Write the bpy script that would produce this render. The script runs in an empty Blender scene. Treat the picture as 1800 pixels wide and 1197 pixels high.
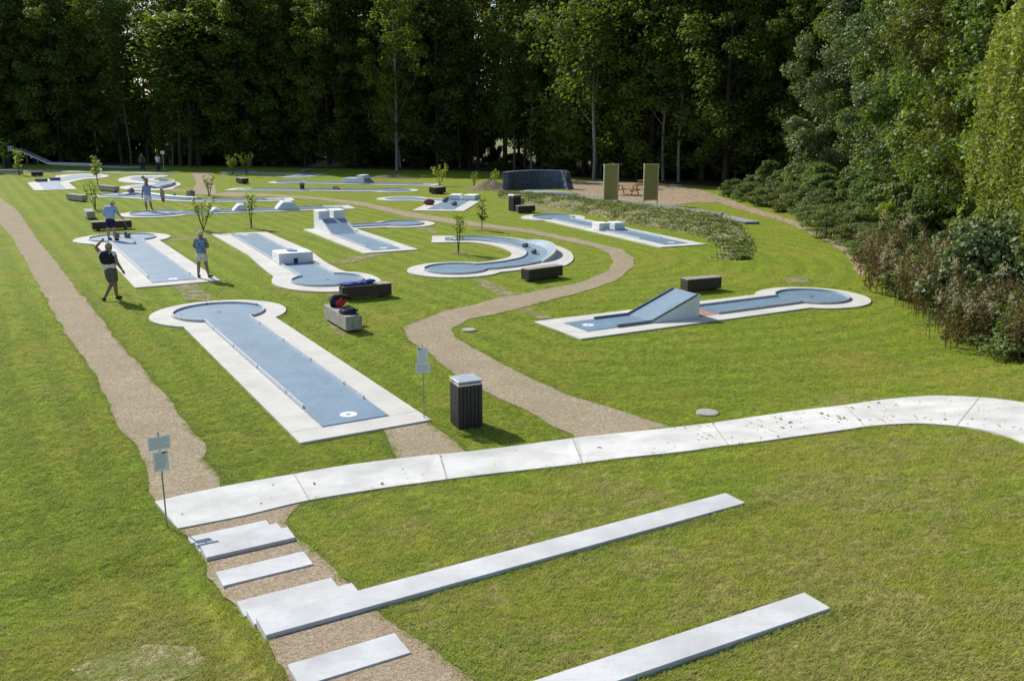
import bpy, bmesh, math, random
import numpy as np
from mathutils import Vector, Matrix, noise
from mathutils.geometry import delaunay_2d_cdt
sc = bpy.context.scene
col = sc.collection
rad = math.radians
random.seed(7)
RS = np.random.RandomState(7)

# ------------------------------------------------------------------ camera
FPX, CAMH, HORIZON = 1600.0, 5.65, 209.0          # lens in pixels of the 1800 px wide photograph
PITCH = math.atan((598.5 - HORIZON) / FPX)
cam = bpy.data.objects.new('camera', bpy.data.cameras.new('camera'))
col.objects.link(cam)
cam.location = (0, 0, CAMH)
cam.rotation_euler = (math.pi / 2 - PITCH, 0, 0)
cam.data.sensor_width = 36.0
cam.data.lens = 36.0 * FPX / 1800.0
cam.data.clip_end = 5000
sc.camera = cam
# ------------------------------------------------------------------ light
SUN_EL, SUN_AZ = 38.0, 134.0                       # azimuth of the sun, degrees from +x, counter clockwise
sd = Vector((math.cos(rad(SUN_EL)) * math.cos(rad(SUN_AZ)), math.cos(rad(SUN_EL)) * math.sin(rad(SUN_AZ)), math.sin(rad(SUN_EL))))
world = bpy.data.worlds.new('World'); sc.world = world; world.use_nodes = True
wn = world.node_tree; wn.nodes.clear()
sky = wn.nodes.new('ShaderNodeTexSky'); sky.sky_type = 'NISHITA'; sky.sun_disc = False
sky.sun_elevation = rad(SUN_EL); sky.sun_rotation = rad(90 - SUN_AZ); sky.air_density = 1.0; sky.dust_density = 0.7
bg = wn.nodes.new('ShaderNodeBackground'); bg.inputs[1].default_value = 0.125
wo = wn.nodes.new('ShaderNodeOutputWorld')
wn.links.new(sky.outputs[0], bg.inputs[0]); wn.links.new(bg.outputs[0], wo.inputs[0])
sl = bpy.data.lights.new('sun', 'SUN'); sl.energy = 4.3; sl.angle = rad(0.53); sl.color = (1.0, 0.95, 0.86)
so = bpy.data.objects.new('sun', sl); col.objects.link(so)
so.rotation_euler = sd.to_track_quat('Z', 'Y').to_euler()
so.location = (-20, 20, 30)
sc.view_settings.view_transform = 'Standard'; sc.view_settings.look = 'None'
sc.view_settings.gamma = 1.0; sc.view_settings.exposure = 0.33; sc.view_settings.use_curve_mapping = False

# ------------------------------------------------------------------ terrain
def terrain(x, y):
    s = 0.5 * x - 0.866 * y
    k = 0.3
    a = (s + 12.6) / k
    v = 0.145 * k * np.where(a > 30, a, np.log1p(np.exp(np.minimum(a, 30))))
    t = 0.866 * x + 0.5 * y                             # the turf lies a little lower left of the steps
    st = lambda q: np.clip(q, 0, 1) ** 2 * (3 - 2 * np.clip(q, 0, 1))
    return v - 0.13 * st((1.92 - t) / 0.3) * st((s + 12.1) / 0.8) * st((t + 1.5) / 2.0)
def T(x, y): return float(terrain(np.float64(x), np.float64(y)))
def at(px, py, z=None):
    u = (px - 900) / FPX; v = (py - 598.5) / FPX
    dy = math.cos(PITCH) - v * math.sin(PITCH); dz = -math.sin(PITCH) - v * math.cos(PITCH)
    if z is not None:
        t = (z - CAMH) / dz
        return Vector((u * t, dy * t, z))
    zz = 0.0
    for _ in range(40):
        t = (zz - CAMH) / dz
        zz = T(u * t, dy * t)
    return Vector((u * t, dy * t, zz))
def P2(px, py, z=None):
    p = at(px, py, z); return Vector((p.x, p.y))
def ppm(py):                                       # photograph pixels per metre on level ground at that row
    p = at(900, py, 0.0); q = at(901, py, 0.0); return 1.0 / (q - p).length

# ------------------------------------------------------------------ tagging
def tag(o, label=None, cat=None, group=None, kind=None):
    if label: o['label'] = label
    if cat: o['category'] = cat
    if group: o['group'] = group
    if kind: o['kind'] = kind
    return o
def empty(name, loc=(0, 0, 0), rz=0.0, label=None, cat=None, group=None):
    o = bpy.data.objects.new(name, None); col.objects.link(o)
    o.location = loc; o.rotation_euler = (0, 0, rz); o.empty_display_size = 0.2
    return tag(o, label, cat, group)
def link(name, me, mat=None, parent=None):
    o = bpy.data.objects.new(name, me); col.objects.link(o)
    if mat is not None and len(me.materials) == 0: me.materials.append(mat)
    if parent is not None:
        o.parent = parent
    return o
def copy_tree(o, parent=None):
    c = o.copy(); col.objects.link(c)
    if parent is not None: c.parent = parent
    for ch in [q for q in o.children]:
        copy_tree(ch, c)
    return c

# ------------------------------------------------------------------ materials
class NT:
    def __init__(s, m): s.t = m.node_tree; s.n = s.t.nodes; s.l = s.t.links
    def add(s, k, **kw):
        n = s.n.new(k)
        for a, b in kw.items(): setattr(n, a, b)
        return n
    def noise(s, vec, scale, detail=4.0, rough=0.55, dist=0.0):
        n = s.add('ShaderNodeTexNoise'); n.inputs['Scale'].default_value = scale; n.inputs['Detail'].default_value = detail
        n.inputs['Roughness'].default_value = rough; n.inputs['Distortion'].default_value = dist
        s.l.new(vec, n.inputs['Vector']); return n.outputs[0]
    def ramp(s, fac, stops):
        r = s.add('ShaderNodeValToRGB'); e = r.color_ramp.elements
        while len(e) < len(stops): e.new(0.5)
        for i, (p, c) in enumerate(stops):
            e[i].position = p; e[i].color = (c[0], c[1], c[2], 1) if isinstance(c, (tuple, list)) else (c, c, c, 1)
        s.l.new(fac, r.inputs[0]); return r.outputs[0]
    def mix(s, fac, a, b, mode='MIX'):
        m = s.add('ShaderNodeMix', data_type='RGBA', blend_type=mode)
        if isinstance(fac, float): m.inputs[0].default_value = fac
        else: s.l.new(fac, m.inputs[0])
        for i, v in ((6, a), (7, b)):
            if isinstance(v, tuple): m.inputs[i].default_value = (*v, 1)
            else: s.l.new(v, m.inputs[i])
        return m.outputs[2]
    def math(s, op, a, b):
        m = s.add('ShaderNodeMath', operation=op)
        for i, v in ((0, a), (1, b)):
            if isinstance(v, (float, int)): m.inputs[i].default_value = v
            else: s.l.new(v, m.inputs[i])
        return m.outputs[0]
    def bump(s, h, strength, dist):
        b = s.add('ShaderNodeBump'); b.inputs['Strength'].default_value = strength; b.inputs['Distance'].default_value = dist
        s.l.new(h, b.inputs['Height']); return b.outputs[0]
def newmat(name):
    m = bpy.data.materials.new(name); m.use_nodes = True; n = NT(m)
    n.b = n.n['Principled BSDF']; n.out = n.n['Material Output']
    n.pos = n.add('ShaderNodeNewGeometry').outputs['Position']
    n.obj = n.add('ShaderNodeTexCoord').outputs['Object']
    return m, n
def simple(name, c1, c2=None, scale=6.0, rough=0.7, bump=0.0, bscale=None, metal=0.0, spec=0.5, local=False, stretch=None, coat=0.0):
    m, n = newmat(name)
    v = n.obj if local else n.pos
    if stretch:
        mp = n.add('ShaderNodeMapping'); mp.inputs['Scale'].default_value = stretch; n.l.new(v, mp.inputs[0]); v = mp.outputs[0]
    if c2 is None: c2 = tuple(c * 0.75 for c in c1)
    f = n.noise(v, scale, 6.0, 0.6)
    n.l.new(n.ramp(f, [(0.3, c2), (0.68, c1)]), n.b.inputs['Base Color'])
    n.b.inputs['Roughness'].default_value = rough; n.b.inputs['Metallic'].default_value = metal
    n.b.inputs['Specular IOR Level'].default_value = spec
    if bump:
        n.l.new(n.bump(n.noise(v, bscale or scale * 8, 4.0), bump, 0.01), n.b.inputs['Normal'])
    return m

def grass_colour(n):
    p = n.pos
    big = n.noise(p, 0.16, 4.0, 0.6, 0.4)
    mid = n.noise(p, 0.9, 5.0, 0.65, 0.6)
    fine = n.noise(p, 9.0, 4.0, 0.7)
    a = n.ramp(mid, [(0.30, (0.140, 0.205, 0.018)), (0.5, (0.208, 0.282, 0.024)), (0.70, (0.265, 0.335, 0.032))])
    b = n.ramp(mid, [(0.30, (0.250, 0.250, 0.046)), (0.52, (0.255, 0.290, 0.036)), (0.72, (0.160, 0.275, 0.016))])
    c = n.mix(n.ramp(big, [(0.40, 0.0), (0.60, 1.0)]), a, b)
    c = n.mix(n.ramp(fine, [(0.36, 0.55), (0.58, 0.0)]), c, (0.085, 0.115, 0.018))
    sx = n.add('ShaderNodeSeparateXYZ'); n.l.new(p, sx.inputs[0])
    # faint mowing lanes: straight ones on the left, curved ones round the bank on the right
    def wave(kind, rot, loc, sc_):
        mp = n.add('ShaderNodeMapping'); mp.inputs['Rotation'].default_value = (0, 0, rad(rot)); mp.inputs['Location'].default_value = loc; n.l.new(p, mp.inputs[0])
        w = n.add('ShaderNodeTexWave', wave_type=kind); w.inputs['Scale'].default_value = sc_
        if kind == 'BANDS': w.bands_direction = 'Y'
        else: w.rings_direction = 'Z'
        w.inputs['Distortion'].default_value = 1.6; w.inputs['Detail'].default_value = 2.0; w.inputs['Detail Scale'].default_value = 0.3
        n.l.new(mp.outputs[0], w.inputs[0]); return n.ramp(w.outputs[1], [(0.25, 0.0), (0.75, 1.0)])
    right = n.ramp(n.math('ADD', n.math('MULTIPLY', sx.outputs[0], 0.25), 0.2), [(0.35, 0.0), (0.75, 1.0)])
    w = n.mix(right, wave('BANDS', 59, (0, 0, 0), 0.34), wave('RINGS', 0, (-2.0, -38.0, 0), 0.34))
    c = n.mix(n.math('MULTIPLY', w, 0.46), c, (0.115, 0.165, 0.016))
    # worn, dry patches: soil and thatch where the turf is thin (mostly on the near slope)
    worn = n.math('ADD', n.math('MULTIPLY', n.noise(p, 3.2, 7.0, 0.8, 0.7), 0.62), n.math('MULTIPLY', n.noise(p, 0.45, 4.0, 0.6, 0.5), 0.42))
    s = n.math('SUBTRACT', n.math('MULTIPLY', sx.outputs[0], 0.5), n.math('MULTIPLY', sx.outputs[1], 0.866))
    near = n.ramp(n.math('MULTIPLY', n.math('ADD', s, 22.0), 0.06), [(0.35, 0.0), (0.95, 0.11)])
    yel = n.ramp(n.math('ADD', n.noise(p, 0.38, 6.0, 0.72, 0.7), near), [(0.52, 0.0), (0.66, 0.8)])
    c = n.mix(yel, c, (0.265, 0.235, 0.055))
    f = n.ramp(n.math('ADD', worn, near), [(0.605, 0.0), (0.655, 0.9)])
    c = n.mix(f, c, n.ramp(n.noise(p, 14.0, 4.0, 0.7), [(0.35, (0.12, 0.09, 0.05)), (0.64, (0.40, 0.33, 0.21))]))
    dk = n.noise(p, 1.9, 6.0, 0.8, 1.2)
    c = n.mix(n.ramp(dk, [(0.30, 0.7), (0.44, 0.0)]), c, (0.080, 0.125, 0.012))
    cl = n.noise(p, 5.5, 5.0, 0.75, 0.8)
    c = n.mix(n.ramp(cl, [(0.34, 0.6), (0.48, 0.0)]), c, (0.110, 0.125, 0.022))
    c = n.mix(n.ramp(cl, [(0.55, 0.0), (0.70, 0.6)]), c, (0.280, 0.400, 0.022))
    c = n.mix(1.0, c, (1.18, 1.17, 0.85), 'MULTIPLY')
    return c, fine
def grass_material():
    m, n = newmat('lawn_grass')
    c, fine = grass_colour(n)
    h = n.math('ADD', n.noise(n.pos, 28.0, 4.0, 0.8), n.math('MULTIPLY', n.noise(n.pos, 4.5, 5.0, 0.7), 3.0))
    n.l.new(c, n.b.inputs['Base Color']); n.b.inputs['Roughness'].default_value = 0.9; n.b.inputs['Specular IOR Level'].default_value = 0.12
    n.l.new(n.bump(h, 0.8, 0.05), n.b.inputs['Normal'])
    return m
def blade_material():
    m, n = newmat('grass_blades')
    c, fine = grass_colour(n); c = n.mix(1.0, c, (1.6, 1.6, 1.4), 'MULTIPLY')
    c = n.mix(0.42, c, (0.27, 0.40, 0.035)); isl = n.add('ShaderNodeNewGeometry').outputs['Random Per Island']
    c = n.mix(n.ramp(isl, [(0.0, 0.0), (0.9, 0.35), (1.0, 0.75)]), c, (0.46, 0.46, 0.12))
    n.l.new(c, n.b.inputs['Base Color']); n.b.inputs['Roughness'].default_value = 0.6; n.b.inputs['Specular IOR Level'].default_value = 0.25
    tr = n.add('ShaderNodeBsdfTranslucent'); n.l.new(c, tr.inputs[0])
    mx = n.add('ShaderNodeMixShader'); mx.inputs[0].default_value = 0.42
    n.l.new(n.b.outputs[0], mx.inputs[1]); n.l.new(tr.outputs[0], mx.inputs[2]); n.l.new(mx.outputs[0], n.out.inputs[0])
    return m
def leaf_material(name, c1, c2, c3, trans=0.35, rough=0.42, spec=0.5):
    m, n = newmat(name)
    g = n.add('ShaderNodeNewGeometry'); oi = n.add('ShaderNodeObjectInfo')
    clump = n.noise(n.pos, 0.55, 3.0, 0.6)
    f = n.math('ADD', n.math('MULTIPLY', g.outputs['Random Per Island'], 0.5), n.math('MULTIPLY', clump, 0.6))
    f = n.math('ADD', f, n.math('MULTIPLY', oi.outputs['Random'], 0.22))
    c = n.ramp(f, [(0.28, c1), (0.62, c2), (0.98, c3)])
    n.l.new(c, n.b.inputs['Base Color']); n.b.inputs['Roughness'].default_value = rough; n.b.inputs['Specular IOR Level'].default_value = spec
    tr = n.add('ShaderNodeBsdfTranslucent'); n.l.new(n.mix(1.0, c, (1.25, 1.35, 0.45), 'MULTIPLY'), tr.inputs[0])
    mx = n.add('ShaderNodeMixShader'); mx.inputs[0].default_value = trans
    n.l.new(n.b.outputs[0], mx.inputs[1]); n.l.new(tr.outputs[0], mx.inputs[2]); n.l.new(mx.outputs[0], n.out.inputs[0])
    return m
def gravel_material(name, cs, scale=55.0, grassy=0.0):
    m, n = newmat(name)
    v = n.add('ShaderNodeTexVoronoi'); v.inputs['Scale'].default_value = scale; n.l.new(n.pos, v.inputs['Vector'])
    hs = n.add('ShaderNodeSeparateColor'); n.l.new(v.outputs['Color'], hs.inputs[0])
    big = n.noise(n.pos, 0.9, 5.0, 0.6)
    c = n.ramp(hs.outputs[0], [(0.0, cs[0]), (0.5, cs[1]), (1.0, cs[2])])
    c = n.mix(n.ramp(big, [(0.35, 0.0), (0.7, 0.5)]), c, cs[3])
    if grassy:
        g = n.ramp(n.noise(n.pos, 2.6, 6.0, 0.75), [(0.62 - grassy * 0.25, 0.0), (0.70 - grassy * 0.25, 0.75)])
        c = n.mix(g, c, (0.13, 0.16, 0.03))
    n.l.new(c, n.b.inputs['Base Color']); n.b.inputs['Roughness'].default_value = 0.95; n.b.inputs['Specular IOR Level'].default_value = 0.1
    n.l.new(n.bump(v.outputs['Distance'], 0.7, 0.012), n.b.inputs['Normal'])
    return m
def concrete_material(name, c, dirt=0.35, scale=1.0):
    m, n = newmat(name)
    a = n.noise(n.pos, 1.3 * scale, 6.0, 0.6); b = n.noise(n.pos, 22.0, 5.0, 0.7)
    col_ = n.ramp(a, [(0.3, tuple(x * (1 - dirt * 0.5) for x in c)), (0.62, c)])
    col_ = n.mix(n.ramp(b, [(0.30, dirt), (0.48, 0.0)]), col_, tuple(x * 0.72 for x in c))
    mp = n.add('ShaderNodeMapping'); mp.inputs['Rotation'].default_value = (0, 0, rad(-30)); mp.inputs['Scale'].default_value = (1.0, 9.0, 1.0); n.l.new(n.pos, mp.inputs[0])
    st = n.noise(mp.outputs[0], 2.2, 5.0, 0.7, 0.3)
    col_ = n.mix(n.ramp(st, [(0.48, 0.0), (0.75, dirt * 0.75)]), col_, tuple(x * 0.7 for x in c))
    n.l.new(col_, n.b.inputs['Base Color']); n.b.inputs['Roughness'].default_value = 0.85; n.b.inputs['Specular IOR Level'].default_value = 0.25
    n.l.new(n.bump(b, 0.15, 0.006), n.b.inputs['Normal'])
    return m
def playing_material():
    m, n = newmat('fibre_cement_playing_surface')
    a = n.noise(n.pos, 1.1, 5.0, 0.6); b = n.noise(n.pos, 7.0, 6.0, 0.75, 0.5); d = n.noise(n.pos, 60.0, 2.0, 0.6)
    c = n.ramp(a, [(0.3, (0.138, 0.215, 0.285)), (0.65, (0.180, 0.270, 0.348))])
    c = n.mix(n.ramp(b, [(0.54, 0.0), (0.74, 0.45)]), c, (0.42, 0.52, 0.60))
    c = n.mix(n.ramp(d, [(0.68, 0.0), (0.76, 0.30)]), c, (0.5, 0.57, 0.62))
    n.l.new(c, n.b.inputs['Base Color']); n.b.inputs['Roughness'].default_value = 0.5; n.b.inputs['Specular IOR Level'].default_value = 0.45
    n.l.new(n.bump(b, 0.08, 0.004), n.b.inputs['Normal'])
    return m
M = {}
M['grass'] = grass_material(); M['blade'] = blade_material()
GR = [(0.215, 0.172, 0.108), (0.36, 0.292, 0.195), (0.51, 0.43, 0.305), (0.26, 0.212, 0.135)]
M['gravel'] = gravel_material('path_gravel', GR, 42.0)
M['stairgravel'] = gravel_material('stair_gravel', [(0.19, 0.145, 0.095), (0.31, 0.24, 0.165), (0.46, 0.38, 0.28), (0.25, 0.195, 0.13)], 48.0)
M['worn'] = gravel_material('worn_soil', GR, 30.0, grassy=0.75)
M['chips'] = gravel_material('wood_chips', [(0.12, 0.085, 0.05), (0.36, 0.265, 0.165), (0.58, 0.48, 0.34), (0.20, 0.15, 0.09)], 14.0)
M['pathconc'] = concrete_material('white_path_concrete', (0.66, 0.65, 0.62), 0.62)
M['stepconc'] = concrete_material('step_concrete', (0.64, 0.64, 0.63), 0.6)
M['slab'] = concrete_material('lane_slab_concrete', (0.62, 0.60, 0.545), 0.36)
M['white'] = concrete_material('white_painted_concrete', (0.78, 0.79, 0.80), 0.10)
M['play'] = playing_material()
M['humppaint'] = simple('pale_blue_white_paint', (0.60, 0.68, 0.76), (0.52, 0.60, 0.69), 3, 0.4)
M['rail'] = simple('galvanised_rail', (0.62, 0.64, 0.66), (0.42, 0.44, 0.47), 8, 0.42, metal=0.35)
M['steelblue'] = simple('steel_blue_paint', (0.09, 0.14, 0.20), (0.06, 0.10, 0.15), 5, 0.5)
M['darkrail'] = simple('dull_grey_rail', (0.20, 0.22, 0.26), (0.12, 0.13, 0.16), 8, 0.45, metal=0.3)
M['darkmetal'] = simple('dark_metal', (0.03, 0.035, 0.05), None, 8, 0.5, metal=0.3)
M['mark'] = simple('white_marking_paint', (0.80, 0.82, 0.84), (0.65, 0.68, 0.70), 30, 0.6)
M['seam'] = simple('joint_filler', (0.42, 0.40, 0.34), (0.30, 0.28, 0.24), 12, 0.9)
M['woodgrey'] = simple('weathered_bench_timber', (0.46, 0.435, 0.385), (0.20, 0.185, 0.16), 3, 0.8, 0.3, 20, stretch=(6, 6, 1.5))
M['wooddark'] = simple('dark_bench_timber', (0.075, 0.050, 0.034), (0.030, 0.022, 0.018), 3, 0.75, 0.3, 20, stretch=(6, 6, 1.5))
M['woodtop'] = simple('sunbleached_bench_top', (0.40, 0.36, 0.315), (0.25, 0.22, 0.19), 4, 0.8, 0.3, 20, stretch=(6, 6, 1))
M['tablewood'] = simple('picnic_table_timber', (0.42, 0.20, 0.09), (0.26, 0.12, 0.05), 5, 0.7)
M['binslat'] = simple('black_stained_slats', (0.030, 0.028, 0.027), (0.014, 0.013, 0.013), 5, 0.55, stretch=(8, 8, 0.6))
M['binmetal'] = simple('galvanised_lid', (0.55, 0.57, 0.60), (0.40, 0.42, 0.45), 5, 0.42, metal=0.4)
M['yellow'] = simple('yellow_sticker', (0.75, 0.62, 0.05))
M['signplate'] = simple('pale_sign_plate', (0.66, 0.72, 0.74), (0.60, 0.66, 0.68), 3, 0.5)
M['signpole'] = simple('sign_pole', (0.36, 0.36, 0.34), (0.25, 0.25, 0.24), 6, 0.5, metal=0.4)
M['ink'] = simple('sign_print', (0.05, 0.055, 0.08), (0.03, 0.03, 0.05))
M['inkgrey'] = simple('small_sign_print', (0.25, 0.27, 0.30), (0.2, 0.22, 0.25))
M['rock'] = simple('fieldstone', (0.26, 0.23, 0.20), (0.12, 0.105, 0.10), 9, 0.85, 0.5, 30)
M['slate'] = simple('blue_slate', (0.15, 0.18, 0.25), (0.06, 0.075, 0.11), 4, 0.7, 0.4, 30)
M['slatecap'] = simple('dark_slate_block', (0.065, 0.08, 0.11), (0.03, 0.035, 0.05), 4, 0.7, 0.4, 30)
M['turf'] = simple('green_felt_turf', (0.14, 0.24, 0.06), (0.10, 0.19, 0.05), 20, 0.95)
M['kerbstone'] = simple('grey_kerb_setts', (0.34, 0.35, 0.36), (0.20, 0.21, 0.22), 12, 0.85)
M['goldframe'] = simple('khaki_board_frame', (0.62, 0.60, 0.38), (0.52, 0.50, 0.32), 5, 0.45, metal=0.25)
M['goldpanel'] = simple('khaki_board_panel', (0.46, 0.40, 0.19), (0.38, 0.34, 0.16), 1.5, 0.3, metal=0.25)
M['pebble'] = gravel_material('reddish_pebbles', [(0.25, 0.13, 0.09), (0.42, 0.24, 0.18), (0.55, 0.38, 0.30), (0.36, 0.2, 0.15)], 30.0)
M['bark'] = simple('dark_bark', (0.060, 0.048, 0.036), (0.025, 0.020, 0.016), 4, 0.9, 0.6, 20, stretch=(5, 5, 0.8))
M['barkmid'] = simple('brown_grey_bark', (0.14, 0.12, 0.095), (0.06, 0.05, 0.04), 5, 0.85, 0.5, 20, stretch=(2, 2, 1.2))
M['barklight'] = simple('grey_bark', (0.30, 0.28, 0.25), (0.10, 0.09, 0.08), 5, 0.85, 0.5, 20, stretch=(2, 2, 1.2))
M['twig'] = simple('young_twig', (0.17, 0.13, 0.07), (0.09, 0.07, 0.04), 6, 0.8)
M['floor'] = gravel_material('forest_litter', [(0.05, 0.035, 0.02), (0.09, 0.065, 0.035), (0.12, 0.10, 0.04), (0.045, 0.06, 0.02)], 6.0)
M['soil'] = gravel_material('bare_soil', [(0.12, 0.085, 0.06), (0.22, 0.165, 0.115), (0.34, 0.27, 0.2), (0.16, 0.12, 0.08)], 12.0, grassy=0.5)
M['meadow'] = simple('dry_meadow', (0.20, 0.18, 0.055), (0.10, 0.13, 0.03), 0.25, 0.95)
M['leafdark'] = leaf_material('belt_leaves', (0.048, 0.072, 0.018), (0.088, 0.122, 0.026), (0.20, 0.225, 0.044), 0.46, 0.6, 0.25)
M['leafbright'] = leaf_material('sun_tinted_leaves', (0.060, 0.090, 0.014), (0.115, 0.15, 0.02), (0.22, 0.235, 0.03), 0.45, 0.6, 0.2)  # lit copy of the belt leaves, sunlight put into the colour
M['leafmid'] = leaf_material('fresh_sunlit_belt_leaves', (0.060, 0.095, 0.018), (0.115, 0.165, 0.028), (0.26, 0.28, 0.045), 0.5, 0.55, 0.25)  # greener trees for variety; on rear undergrowth the brightness stands in for sun
M['leafright'] = leaf_material('edge_leaves', (0.060, 0.098, 0.024), (0.125, 0.185, 0.036), (0.26, 0.31, 0.07), 0.38, 0.5, 0.3)
M['leafgrey'] = leaf_material('silvery_leaves', (0.075, 0.105, 0.045), (0.14, 0.185, 0.080), (0.26, 0.30, 0.15), 0.3, 0.5, 0.3)
M['leafolive'] = leaf_material('olive_leaves', (0.068, 0.085, 0.022), (0.135, 0.150, 0.036), (0.24, 0.235, 0.075), 0.32, 0.55, 0.25)
M['leafwillow'] = leaf_material('weeping_leaves', (0.13, 0.155, 0.036), (0.225, 0.255, 0.060), (0.36, 0.375, 0.11), 0.37, 0.55, 0.25)
M['leafbush'] = leaf_material('bush_leaves', (0.075, 0.115, 0.034), (0.14, 0.195, 0.055), (0.26, 0.30, 0.11), 0.28, 0.6, 0.2)
M['leafyoung'] = leaf_material('young_leaves', (0.13, 0.20, 0.02), (0.24, 0.32, 0.025), (0.42, 0.42, 0.035), 0.45)
M['leafcover'] = leaf_material('cover_leaves', (0.12, 0.155, 0.05), (0.215, 0.26, 0.08), (0.38, 0.38, 0.20), 0.2, 0.8, 0.1)
M['leafred'] = leaf_material('dry_red_leaves', (0.09, 0.052, 0.032), (0.17, 0.10, 0.06), (0.17, 0.18, 0.065), 0.25, 0.8, 0.1)
M['fluff'] = leaf_material('seed_fluff', (0.30, 0.27, 0.21), (0.38, 0.34, 0.28), (0.48, 0.45, 0.38), 0.3, 0.9, 0.1)
M['debris'] = simple('fallen_scraps', (0.30, 0.27, 0.10), (0.12, 0.10, 0.04), 9, 0.9)
M['skin'] = simple('fair_skin', (0.48, 0.27, 0.18), (0.40, 0.21, 0.14), 5, 0.55)  # fair skin tone, paler than the tanned one
M['skintan'] = simple('tanned_skin', (0.30, 0.16, 0.10), (0.25, 0.13, 0.08), 5, 0.55)
M['hairgrey'] = simple('grey_hair', (0.42, 0.37, 0.31), (0.25, 0.21, 0.17), 30, 0.8, 0.4, 60)
M['hairwhite'] = simple('white_hair', (0.62, 0.58, 0.52), (0.48, 0.44, 0.38), 30, 0.8, 0.4, 60)
M['hairdark'] = simple('brown_hair', (0.09, 0.055, 0.035), (0.05, 0.03, 0.02), 30, 0.8)
for nm, c in dict(black=(0.012, 0.012, 0.016), navy=(0.014, 0.018, 0.045), whitecloth=(0.78, 0.79, 0.82), lightblue=(0.36, 0.50, 0.78), khaki=(0.13, 0.115, 0.09),
                  cream=(0.68, 0.66, 0.60), lavender=(0.30, 0.34, 0.62), palegrey=(0.55, 0.56, 0.62), red=(0.50, 0.02, 0.03), blue=(0.03, 0.06, 0.32),
                  tan=(0.42, 0.31, 0.25), darkgrey=(0.05, 0.05, 0.055), shoe=(0.03, 0.03, 0.035), greenbin=(0.012, 0.030, 0.035), steel=(0.55, 0.56, 0.58), whiteshoe=(0.7, 0.7, 0.72), rust=(0.28, 0.08, 0.06)).items():
    M[nm] = simple(nm + '_fabric', c, tuple(x * 0.7 for x in c), 9, 0.85, 0.3, 25)
mm, n_ = newmat('patterned_blue_fabric')
n_.l.new(n_.ramp(n_.noise(n_.obj, 26.0, 3.0, 0.6), [(0.38, (0.03, 0.07, 0.19)), (0.5, (0.09, 0.19, 0.38)), (0.62, (0.38, 0.46, 0.58))]), n_.b.inputs['Base Color'])
M['pattern'] = mm

# ------------------------------------------------------------------ mesh helpers
def mesh_from(name, verts, faces):
    me = bpy.data.meshes.new(name); me.from_pydata([tuple(v) for v in verts], [], faces); me.update(); return me
def bm_mesh(name, bm, smooth=False):
    me = bpy.data.meshes.new(name); bmesh.ops.recalc_face_normals(bm, faces=bm.faces); bm.to_mesh(me); bm.free()
    if smooth: me.polygons.foreach_set('use_smooth', [True] * len(me.polygons))
    return me
def quads_mesh(name, V):                            # V: (n,4,3) array
    n = len(V); me = bpy.data.meshes.new(name)
    me.vertices.add(n * 4); me.vertices.foreach_set('co', V.reshape(-1).astype(np.float32))
    me.loops.add(n * 4); me.loops.foreach_set('vertex_index', np.arange(n * 4, dtype=np.int32))
    me.polygons.add(n); me.polygons.foreach_set('loop_start', np.arange(0, n * 4, 4, dtype=np.int32))
    me.polygons.foreach_set('loop_total', np.full(n, 4, dtype=np.int32))
    me.update(calc_edges=True); return me
def box_bm(bm, x0, x1, y0, y1, z0, z1, bev=0.0, mat=None):
    r = bmesh.ops.create_cube(bm, size=1.0)
    for v in r['verts']:
        v.co = Vector((x0 + (v.co.x + .5) * (x1 - x0), y0 + (v.co.y + .5) * (y1 - y0), z0 + (v.co.z + .5) * (z1 - z0)))
    if bev:
        es = list({e for v in r['verts'] for e in v.link_edges})
        bmesh.ops.bevel(bm, geom=es, offset=bev, segments=1, affect='EDGES')
def tube_bm(bm, pts, rads, seg=8, caps=True):
    pts = [Vector(p) for p in pts]
    rings = []
    for i, p in enumerate(pts):
        d = (pts[min(i + 1, len(pts) - 1)] - pts[max(i - 1, 0)])
        d = d.normalized() if d.length > 1e-9 else Vector((0, 0, 1))
        a = d.cross(Vector((0, 0, 1)) if abs(d.z) < 0.95 else Vector((1, 0, 0))).normalized(); b = d.cross(a)
        r = rads[i] if isinstance(rads, (list, tuple)) else rads
        rings.append([bm.verts.new(p + (a * math.cos(2 * math.pi * k / seg) + b * math.sin(2 * math.pi * k / seg)) * r) for k in range(seg)])
    for i in range(len(rings) - 1):
        for k in range(seg):
            bm.faces.new((rings[i][k], rings[i][(k + 1) % seg], rings[i + 1][(k + 1) % seg], rings[i + 1][k]))
    if caps:
        bm.faces.new(rings[0][::-1]); bm.faces.new(rings[-1])
def blob_bm(bm, c, r, sub=2, jit=0.0, seed=0, rot=None):
    res = bmesh.ops.create_icosphere(bm, subdivisions=sub, radius=1.0)
    c = Vector(c)
    for v in res['verts']:
        d = v.co.copy()
        if jit:
            q = noise.noise(d * 1.7 + Vector((seed * 3.1, seed, 0))) * jit
            d = d * (1 + q)
        d = Vector((d.x * r[0], d.y * r[1], d.z * r[2]))
        if rot is not None: d = rot @ d
        v.co = c + d
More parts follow.
